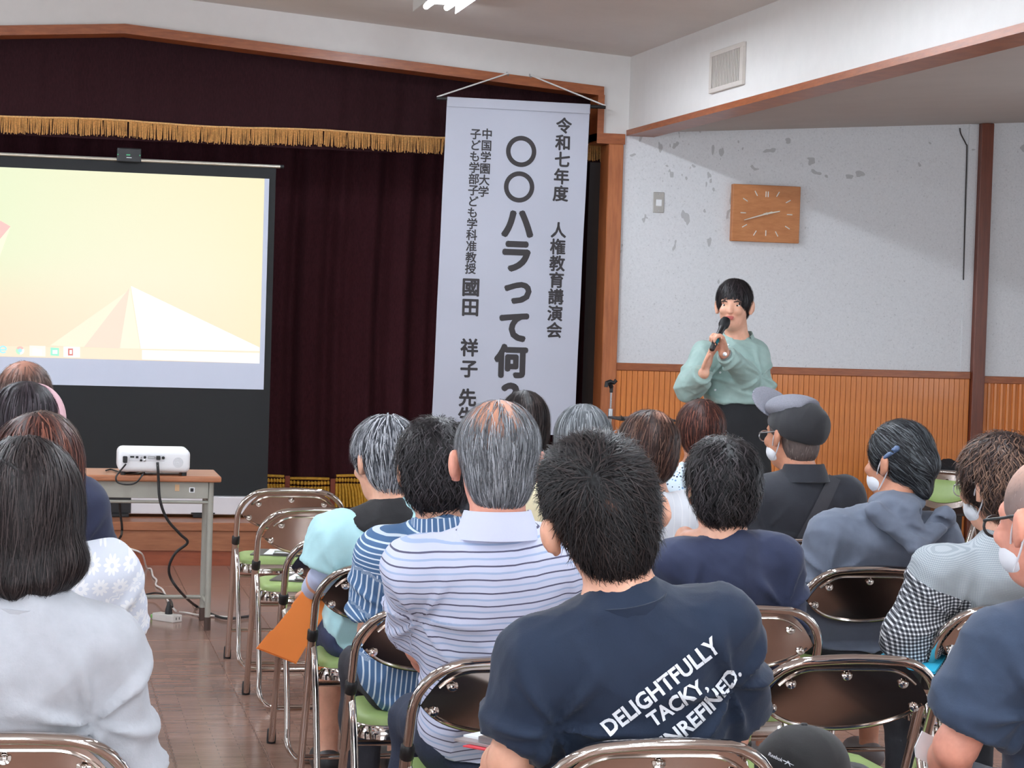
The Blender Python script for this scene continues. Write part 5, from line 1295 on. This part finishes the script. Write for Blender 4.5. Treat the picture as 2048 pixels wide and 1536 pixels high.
tee = person('person in a dark navy tee printed with slanted white words', 3.76, (1206, 1024), 1.03, (-4, 6, -13), neck=(1250, 1165), shL=(1078, 1304), shR=(1434, 1234), elL=(1022, 1520, .03), elR=(1452, 1470, .14), wrL=(985, 1545, .22), hip=(1.13, 3.78), shirt=dict(mat=m_navytee, seed=32, fold=.0075, cg=.014), ear=.018, vox=.008, legm=m_denim, loose=.020, torso_k=1.06, build=1.04, neck_r=.060,
       hair=short(BLK, t=.020, n=8000, len=.06, seed=15, crown=(-.02, -.085, .055), scalp=(-.015, -.118, .03), scalp_r=.016, scalp_col=(150, 108, 92), grav=.25, lift=.015, puff=.008, clump=.007, mess=.45, w=.0016, add=[((0, -.05, -.035), (.068, .060, .075), .03), ((0, .02, .09), (.078, .085, .060), .04)], planes=[((0, 0, -.075), (0, .35, -1))], ear_r=(.052, .042, .056), cols=[(20, 18, 20), (29, 26, 27), (48, 40, 39)]))
shaved = person('person in a slate blue tee and black glasses cut by the right edge', 3.76, (2100, 1030), 1.05, (-18, 6, 0), neck=(2118, 1196), shL=(2026, 1284), shR=(2250, 1280), elL=(1912, 1492, .05), wrL=(1880, 1560, .28), hip=(2.10, 3.78), shirt=dict(mat=m_tee2, seed=33, fold=.008), vox=.008, legcol=(44, 46, 54), skin=2, loose=.030, torso_k=1.02,
       hair=short([(150, 128, 122), (168, 146, 138), (130, 112, 108)], t=.0015, n=900, len=.008, clump=.0001, puff=.0012, lift=.0, w=.0012, scalp=(0, .02, .12), scalp_r=.08, scalp_col=(226, 178, 156)))
# left block
person('person seated farthest back at the left edge just below the screen', 7.30, (48, 795), 1.0, (0, 4, 0), neck=(48, 878), shL=(-32, 912), shR=(122, 912), shirt=dict(mat=m_blackpolo, seed=34), vox=.011, hip=(-.02, 7.3),
       hair=short(BRN, t=.014, n=1100, len=.07, seed=16, scalp=(-.02, -.03, .125), scalp_r=.075, scalp_col=(186, 132, 112), thin=.6, cols=[(74, 56, 50), (98, 74, 66), (128, 102, 92)]))
band = person('person wearing a pink headband and glasses at the left edge', 6.42, (54, 848), 1.0, (28, 6, 0), neck=(52, 940), shL=(-52, 985), shR=(145, 985), shirt=dict(mat=m_navy, seed=35), vox=.010, hip=(-.02, 6.42),
       hair=bob(BLK, n=1400, len=.12, cols=[(34, 28, 32), (50, 42, 46), (74, 66, 72)], t=.018, mess=.05))
lnavy = person('person in a navy short sleeved top seated left of the projector desk', 5.55, (86, 922), 1.0, (22, 6, 0), neck=(92, 1000), shL=(-22, 1036), shR=(158, 1000), elR=(186, 1118, .05), shirt=dict(mat=cloth('dark_navy_blouse', (34, 40, 66)), seed=36), vox=.010, hip=(-.02, 5.55),
       hair=bob(BRN, n=1600, len=.10, seed=17, cols=[(60, 46, 42), (90, 68, 58), (128, 100, 84)]))
person('person in a pale daisy patterned shirt at the left', 4.75, (72, 948), 1.02, (0, 6, 0), neck=(84, 1082), shL=(-32, 1140), shR=(208, 1140), elR=(232, 1290, .05), shirt=dict(mat=daisy_mat(), seed=37, fold=.004), vox=.0095, hip=(-.02, 4.75), loose=.022,
       hair=bob(RBR, n=2400, len=.13, seed=18, t=.022, planes=[((0, 0, -.15), (0, .15, -1))], add=[((0, -.03, -.055), (.094, .078, .10), .04)]))
person('person in a pale grey sweater in the lower left corner', 3.88, (50, 1022), 1.02, (4, 8, 0), neck=(58, 1172), shL=(-92, 1282), shR=(196, 1282), elL=(-160, 1530, .0), elR=(246, 1540, .03), shirt=dict(mat=m_sweater, seed=38, fold=.0075, cg=.012, name='sweater'), sleeve='long', vox=.0085, hip=(-.03, 3.9), loose=.026, legm=m_denim,
       hair=bob(BRN, n=9000, len=.13, seed=19, t=.022, wave=.16, freq=40, add=[((0, -.03, -.05), (.096, .080, .10), .04), ((.052, -.045, -.070), (.060, .055, .048), .015), ((-.045, -.06, -.085), (.060, .048, .045), .015), ((.035, -.075, -.100), (.036, .034, .030), .010), ((-.01, -.085, -.105), (.034, .030, .030), .010)], planes=[((0, 0, -.158), (0, .25, -1))], clump=.006, mess=.06, cols=[(28, 23, 24), (40, 33, 33), (62, 53, 52)], w=.0016, lift=.008))

# ------------------------------------------------------------------ the standing speaker
sk = person('person standing in a sage green blouse and black skirt holding a microphone', 10.0, (1468, 605), 1.0, (28, 2, 0), hdy=-.01, neck=(1477, 672), shL=(1412, 706), shR=(1506, 706), elL=(1380, 774, -.06), wrL=(1408, 746, -.24), elR=(1516, 770, -.05), wrR=(1448, 706, -.25), hip=(pt(1472, 800, 10.0)[0], 10.0, .97),
       facing=-1, standing=True, legs='skirt_long', legcol=(22, 23, 27), shirt=dict(mat=m_sage, seed=39, fold=.006, collar='shirt', cg=.012, name='blouse', fs=1.2, open=[(1466, 682, -.11, (.030, .06, .050))]), sleeve='long', loose=.018, vox=.006, build=.90,
       hands=[((.28, -.12, 1), (.75, -.65, 0), -1, .95, (8, 14, 12), .005, 3, 30), ((-.35, -.25, 1), (-.85, -.2, -.3), 1, .95, (52, 58, 40), .005, 2, 25)],
       hair=dict(cols=[(24, 20, 22), (36, 31, 33), (54, 48, 50)], t=.011, ears=True, add=[((0, -.05, -.03), (.062, .056, .06), .03), ((.0, -.085, -.04), (.03, .03, .07), .02)], fringe=.016, cut=[((0, .118, -.036), (.068, .085, .084))], planes=[((0, 0, -.12), (0, .2, -1))], len=.07, n=2200, crown=(0, -.02, .13), grav=1.1, seed=20, mess=.2))

# ------------------------------------------------------------------ what the people wear and hold
# cap of the man in black: grey crown top and peak, dark rear panels
H, hs, R = capman['H'], capman['hs'], capman['T']['R']
m_capg = mat('grey_cap_felt', (128, 128, 138), .9, var=.15, nscale=220); m_capb = cloth('black_cap_cloth', (40, 40, 44))
V, F = sdf_mesh([E_(H((0, -.022, .045)), np.array([.096, .112, .092]), R, .02), E_(H((0, -.060, .025)), np.array([.090, .072, .078]), R, .03), PL(H((0, -.02, .004)), R @ np.array([0, .40, -1]), .006), PL(H((0, .0, .100)), R @ np.array([0, .22, 1]), .012)], .007)
N = vnormals(V, F); V = V + N * (wrinkle(V, 5, 1.5) * .003)[:, None]
cp = on_part(capman, 'cap_body', V, F, m_capb)
V, F = sdf_mesh([E_(H((0, .000, .100)), np.array([.093, .105, .046]), R, .02), PL(H((0, -.075, .095)), R @ np.array([.3, -1, -.5]), .004)], .006)
on_part(capman, 'cap_crown', V, F, m_capg)
V, F = sdf_mesh([E_(H((0, .105, .112)), np.array([.088, .080, .011]), R @ rotm(0, -48, 0), .01)], .005)
on_part(capman, 'cap_peak', V, F, m_capg)
glasses_on(capman, m_steel); mask_on(capman)
def strap_on(p, pts, width, m_, name, n=24, off=.004):
    b = bvh_of(p['shirt']); path = smooth_path([np.array([x, y, 0.]) for x, y in pts], n // (len(pts) - 1)); rows = []
    for i, q in enumerate(path):
        t_ = nrm(path[min(i + 1, len(path) - 1)] - path[max(i - 1, 0)]); s_ = np.array([-t_[1], t_[0]]); r_ = []
        for k in (-.5, 0, .5):
            x, y = q[0] + s_[0] * width * k, q[1] + s_[1] * width * k
            h = b.ray_cast(Vector(CAM), Vector(nrm(ray(x, y))))
            r_.append(None if h[0] is None else np.array(h[0]) + np.array(h[1]) * off)
        if all(v is not None for v in r_): rows.append(r_)
    V = np.array(rows).reshape(-1, 3); nn = len(rows); F = grid_faces(nn, 3)
    mid = p['sl'] * .5 + p['sr'] * .5; V2 = V + .006 * np.array([nrm(mid - v) for v in V])
    return on_part(p, name, np.vstack([V, V2]), np.vstack([F, F[:, ::-1] + len(V)]), m_)
strap_on(capman, [(1672, 950), (1655, 985), (1632, 1030), (1604, 1082)], 26, cloth('grey_webbing', (62, 62, 68)), 'bag_strap')

# hoodie: the hood lying on the back, hair clip and mask
nb = hood['nb']; q1 = pt(1834, 1096, 6.16); q2 = pt(1752, 1024, 6.24); q3 = pt(1888, 1034, 6.24); q4 = pt(1818, 1024, 6.22)
V, F = sdf_mesh([K_(q2, q1, .034, .020, .02), K_(q3, q1, .036, .020, .02), K_(q4, q1, .042, .016, .03), E_(nb + np.array([.0, -.005, .045]), (.088, .080, .040), None, .03), K_(lerp(q2, q3, .55) + np.array([0, -.035, .01]), q3 + np.array([0, -.03, -.02]), .012, .012, .012, 's'), K_(lerp(q2, q1, .5) + np.array([0.03, -.035, .01]), lerp(q3, q1, .6) + np.array([0, -.035, .0]), .010, .010, .010, 's')], .006)
N = vnormals(V, F); V = V + N * (np.clip(wrinkle(V, 8, 1.6), -1, 3) * .006)[:, None]
on_part(hood, 'hood', V, F, m_grey)
H, R = hood['H'], hood['T']['R']
V, F = sdf_mesh([K_(H((-.094, -.020, .018)), H((-.087, -.062, .046)), .006, .010, .006), E_(H((-.092, -.048, .036)), (.004, .012, .005), R, .004, 's')], .003)
on_part(hood, 'hair_clip', V, F, mat('blue_clip', (96, 116, 150), .3))
mask_on(hood); mask_on(ging); mask_on(shaved); mask_on(lnavy)
glasses_on(ging, m_steel, .0016); glasses_on(shaved, m_black, .003); glasses_on(band, m_steel)
# pink headband
H, R = band['H'], band['T']['R']
pts = [H((.108 * cos(a), .012 + .018 * sin(a), .014 + .118 * sin(a))) for a in np.linspace(-.15, pi + .15, 26)]
rows = []
for p_ in pts:
    for dy, lift in ((-.017, .0), (-.010, .006), (0, .008), (.010, .006), (.017, .0)):
        d_ = nrm(p_ - H((0, .012, .02))); rows.append(p_ + R @ np.array([0, dy, 0]) + d_ * lift)
V = np.array(rows); F = grid_faces(26, 5); V2 = V - np.array([nrm(v - H((0, .012, .02))) for v in V]) * .008
on_part(band, 'headband', np.vstack([V, V2]), np.vstack([F, F[:, ::-1] + len(V)]), cloth('pink_headband', (204, 164, 170)))

# printed words on the navy tee, laid on the cloth
bt = bvh_of(tee['shirt']); m_print = mat('white_print', (226, 230, 236), .8, var=.02)
def print_line(txt, x0, y0, x1, y1, hgt, bow=0.0):
    V, F = glyph(txt, .030)
    bm = bmesh.new(); vs_ = [bm.verts.new(v) for v in V]
    for f_ in F:
        try: bm.faces.new([vs_[i] for i in f_])
        except ValueError: pass
    bmesh.ops.triangulate(bm, faces=bm.faces[:])
    for _ in range(2):
        ed = [e for e in bm.edges if e.calc_length() > .16]
        if ed: bmesh.ops.subdivide_edges(bm, edges=ed, cuts=1); bmesh.ops.triangulate(bm, faces=[f_ for f_ in bm.faces if len(f_.verts) > 3])
    bm.verts.index_update()
    co = np.array([v.co for v in bm.verts]); w0, w1 = co[:, 0].min(), co[:, 0].max()
    d_ = np.array([x1 - x0, y1 - y0]); L_ = np.linalg.norm(d_); d_ = d_ / L_; up = np.array([d_[1], -d_[0]])
    sx = L_ / (w1 - w0); sy = hgt / .72; out = []; 
    for v in co:
        q = np.array([x0, y0]) + d_ * (v[0] - w0) * sx + up * (v[1] * sy - bow * 4 * ((v[0] - w0) / (w1 - w0)) * (1 - (v[0] - w0) / (w1 - w0)))
        h = bt.ray_cast(Vector(CAM), Vector(nrm(ray(q[0], q[1]))))
        out.append(np.array(h[0]) + np.array(h[1]) * .0025 if h[0] is not None else None)
    idx = {}; VV = []
    for i, p_ in enumerate(out):
        if p_ is not None: idx[i] = len(VV); VV.append(p_ - tee['O'])
    FF = [[idx[v.index] for v in f_.verts] for f_ in bm.faces if all(v.index in idx for v in f_.verts)]
    bm.free()
    return mesh_np('printed_words', VV, FF, m_print, tee['root'])
print_line('DELIGHTFULLY', 1219, 1472, 1444, 1297, 33)
print_line('TACKY,', 1306, 1454, 1416, 1378, 30)
print_line('YET UNREFINED.', 1238, 1546, 1482, 1346, 30, 26)

# microphone in the speaker's hand, watch, ring, necklace, buttons
a, b = pt(1423, 700, 9.70), pt(1453, 638, 9.80); ax = nrm(b - a); ln = np.linalg.norm(b - a)
mic = thing('microphone', 'black handheld microphone held to the speaker mouth', 'microphone', tuple(a))
MB().lathe([(.010, 0), (.013, .004), (.013, ln * .25), (.0145, ln * .28)], (0, 0, 0), ax, 16).build('grip_end', m_black, mic, True)
MB().lathe([(.0148, ln * .20), (.0152, ln * .22), (.0152, ln * .32), (.0148, ln * .34)], (0, 0, 0), ax, 16).build('blue_ring', mat('teal_ring', (40, 150, 170), .5), mic, True)
MB().lathe([(.0138, ln * .34), (.015, ln * .62), (.018, ln * .72)], (0, 0, 0), ax, 16).build('barrel', m_black, mic, True)
MB().lathe([(.018, ln * .72), (.0255, ln * .80), (.026, ln * .90), (.021, ln * .98), (.010, ln * 1.02)], (0, 0, 0), ax, 18).build('mesh_head', mat('mic_mesh', (34, 34, 36), .5, .5, bump=.6, bscale=500), mic, True)
wv = sk['wr']; fd = nrm(sk['wr'] - sk['er'])
def ring_at(c, axis, r, w_, name, m_, p):
    mb = MB().lathe([(r, -w_), (r + .003, -w_), (r + .003, w_), (r, w_)], c, axis, 20); return mb_part(p, name, mb, m_)
ring_at(wv - fd * .012, fd, .030, .008, 'wrist_watch', m_steel, sk)
mb = MB().lathe([(.001, 0), (.010, .0), (.010, .006), (.001, .007)], wv - fd * .012 + np.array([-.012, -.030, 0]), (-.3, -1, 0), 14); mb_part(sk, 'watch_face', mb, m_steel)
Hn = sk['nb']; nk = [Hn + np.array([.055 * cos(t_), -.050 - .025 * (1 - abs(cos(t_))), .020 - .055 * sin(t_)]) for t_ in np.linspace(.1, pi - .1, 14)]
mb_part(sk, 'necklace', MB().tube(nk, .0018, 6), m_steel)
bs = bvh_of(sk['shirt'])
for y in (690, 718, 745, 780):
    h = bs.ray_cast(Vector(CAM), Vector(nrm(ray(1456 - (y - 690) * .28, y))))
    if h[0] is not None: mb_part(sk, 'button', MB().lathe([(.0055, 0), (.005, .003), (.001, .0035)], np.array(h[0]), np.array(h[1]), 10), m_paper)

# orange folder held beside the mint shirt, forearm cuff
P4 = [pt(612, 1174, 6.50), pt(512, 1297, 6.44), pt(592, 1328, 6.44), pt(672, 1190, 6.50)]
mid_ = lambda a, b, t_: lerp(a, b, t_)
poly = [P4[0], mid_(P4[0], P4[1], .30), mid_(P4[0], P4[1], .32) + (P4[3] - P4[0]) * .05, mid_(P4[0], P4[1], .70) + (P4[3] - P4[0]) * .05, mid_(P4[0], P4[1], .73), P4[1], P4[2], P4[3]]
nn_ = nrm(np.cross(P4[1] - P4[0], P4[2] - P4[0]))
fo = thing('document_folder', 'orange paper folder held in the hand of the person in the mint shirt', 'folder', tuple(P4[0]))
m_or = mat('orange_card', (255, 144, 66), .75, var=.02)
MB().prism([p_ - P4[0] for p_ in poly], nn_ * .0016).build('front_cover', m_or, fo)
MB().prism([(p_ - P4[0]) * .985 + nn_ * .005 for p_ in poly], nn_ * .0016).build('back_cover', m_or, fo)
V, F = sdf_mesh([K_(mint['el'], lerp(mint['el'], mint['wl'], .9), .048, .036, .02, 'u', True)], .007)
on_part(mint, 'undershirt_cuff', V, F, cloth('lavender_cuff', (186, 196, 226)))

# clipboard with papers and red pen on the knee of the printed tee
c0 = pt(915, 1483, 4.05); c1 = pt(985, 1472, 4.30); c2 = pt(960, 1545, 3.98)
e1 = nrm(np.array([.30, .95, .0])); e2 = nrm(np.array([.95, -.30, 0])); zc = .60
o0 = ptz(908, 1482, zc)
cb = thing('clipboard', 'clipboard with white sheets and a red pen beside the printed tee', 'clipboard', tuple(o0))
def on_cb(u, v, z): return np.array([u * .83 - v * .32 * -1, 0, 0]) * 0 + np.array([.62, -.78, 0]) * u + np.array([.78, .62, 0]) * v + np.array([0, 0, z])
MB().prism([on_cb(0, 0, 0), on_cb(.32, 0, 0), on_cb(.32, .24, 0), on_cb(0, .24, 0)], (0, 0, .005)).build('board', mat('clipboard_grey', (150, 140, 140), .5), cb)
MB().prism([on_cb(.0, .03, .0052), on_cb(.31, .03, .0052), on_cb(.31, .235, .0052), on_cb(0.0, .235, .0052)], (0, 0, .004)).build('paper', m_paper, cb)
MB().prism([on_cb(.06, .008, .006), on_cb(.19, .008, .006), on_cb(.19, .03, .006), on_cb(.06, .03, .006)], (0, 0, .012)).tube([on_cb(.07, .03, .013), on_cb(.075, .07, .016), on_cb(.13, .085, .016), on_cb(.175, .07, .016), on_cb(.18, .03, .013)], .0022, 6).build('clip', m_steel, cb)
MB().tube([on_cb(.135, .05, .017), on_cb(.10, .19, .017)], .0052, 8).build('red_pen', mat('red_plastic', (216, 48, 58), .35), cb, True)
MB().prism([on_cb(.04, -.018, -.004), on_cb(.14, -.012, -.004), on_cb(.14, .03, -.004), on_cb(.04, .03, -.004)], (0, 0, .003)).build('red_tab', mat('red_card', (206, 60, 70), .6), cb)
for i in range(4): MB().prism([on_cb(.05 + .05 * i, .13, .0094), on_cb(.056 + .05 * i, .13, .0094), on_cb(.056 + .05 * i, .20, .0094), on_cb(.05 + .05 * i, .20, .0094)], (0, 0, .0002)).build('text_line', mat('print_grey', (170, 176, 180), .8), cb)

# blue folder on the gingham lap, white sheets by the shaved man
lp = [ptz(1742, 1322, .585), ptz(1815, 1282, .60), ptz(1900, 1300, .60), ptz(1870, 1345, .585)]
bf = thing('document_folder', 'bright blue folder on the lap of the gingham shirt', 'folder', tuple(lp[0]))
MB().prism([p_ - lp[0] for p_ in lp], (0, 0, .003)).build('front_cover', mat('cyan_card', (34, 176, 214), .6, var=.02), bf)
MB().prism([p_ - lp[0] - np.array([0, 0, .005]) for p_ in lp], (0, 0, .003)).build('back_cover', mat('cyan_card_back', (30, 160, 200), .6, var=.02), bf)
q = [pt(1886, 1340, 4.05), pt(1905, 1290, 4.05), pt(1960, 1300, 4.05), pt(1930, 1420, 4.05)]
tag(MB().prism(q, (0, .004, 0)).build('paper_sheet', m_paper), 'white sheet standing up behind the sleeve of the slate blue tee', 'paper')
q = [pt(1830, 1495, 3.98), pt(1845, 1462, 3.98), pt(1900, 1490, 3.98), pt(1880, 1540, 3.98), pt(1832, 1515, 3.98)]
tag(MB().prism(q, (.0, .004, .0)).build('paper_sheet', m_paper), 'white sheet showing below the sleeve hem of the slate blue tee', 'paper')

# black cap with white lettering on a dark backpack at the bottom edge
kc = pt(1605, 1544, 3.95); kz = kc[2] - .012
bpk = thing('backpack', 'black backpack standing at the bottom edge under the cap', 'backpack', (kc[0], kc[1], 0))
V, F = sdf_mesh([E_((0, 0, .20), (.165, .12, .24), None, .05), E_((0, 0, .46), (.15, .11, .24), None, .06), E_((0, -.09, .22), (.13, .07, .17), None, .03), PL((0, 0, 0), (0, 0, -1), .01), PL((0, 0, kz - .004), (0, 0, 1), .02)], .012)
mesh_np('body', V, F, cloth('black_nylon', (26, 26, 28)), bpk)
MB().tube(smooth_path([(-.05, .02, kz - .06), (-.04, .06, kz - .02), (.04, .06, kz - .02), (.05, .02, kz - .06)], 5), .008, 8).build('handle', m_black, bpk, True)
bc = thing('black_cap', 'black cap with small white lettering at the bottom edge', 'cap', (kc[0], kc[1], kz))
Rc = .092
V, F = sdf_mesh([E_((0, 0, .02), (Rc, .10, .085), None, .02), E_((.085, .02, .008), (.07, .07, .012), None, .02), PL((0, 0, 0), (0, 0, -1), .004)], .006)
N = vnormals(V, F); V = V + N * (wrinkle(V, 12, 1.2) * .003)[:, None]
cap_o = mesh_np('crown', V, F, cloth('black_cap_twill', (28, 27, 28)), bc)
MB().lathe([(.008, 0), (.006, .004), (.001, .005)], (0, 0, .104), (0, 0, 1), 12).build('top_button', m_black, bc, True)
btree = bvh_of(cap_o)
def cap_word(poly2d_list, name):
    mb = MB()
    for V2, F2 in poly2d_list:
        out = []
        for x, y in V2:
            h = btree.ray_cast(Vector(CAM), Vector(nrm(ray(x, y))))
            out.append(np.array(h[0]) + np.array(h[1]) * .0015 - np.array(bc.location) if h[0] is not None else None)
        if all(o_ is not None for o_ in out): mb.add(out, F2)
    if mb.v: mb.build(name, m_print, bc)
V, F = glyph('Reebok', .012); w0, w1 = V[:, 0].min(), V[:, 0].max(); d_ = nrm(np.array([28, 13.5])); up = np.array([d_[1], -d_[0]])
sc_ = 31 / (w1 - w0)
cap_word([([np.array([1537, 1511]) + d_ * (v[0] - w0) * sc_ + up * v[1] * sc_ for v in V], F)], 'lettering')
def stroke(p0, p1, w_):
    d = nrm(np.array(p1, float) - p0); n_ = np.array([-d[1], d[0]]) * w_ / 2
    return ([np.array(p0) + n_, np.array(p1) + n_ * .4, np.array(p1) - n_ * .4, np.array(p0) - n_], [[0, 1, 2, 3]])
cap_word([stroke((1567, 1521), (1588, 1531), 2.2), stroke((1570, 1528), (1580, 1524), 1.8), stroke((1576, 1522), (1581, 1533), 2.0)], 'emblem')
bpy.data.objects.remove(_to)
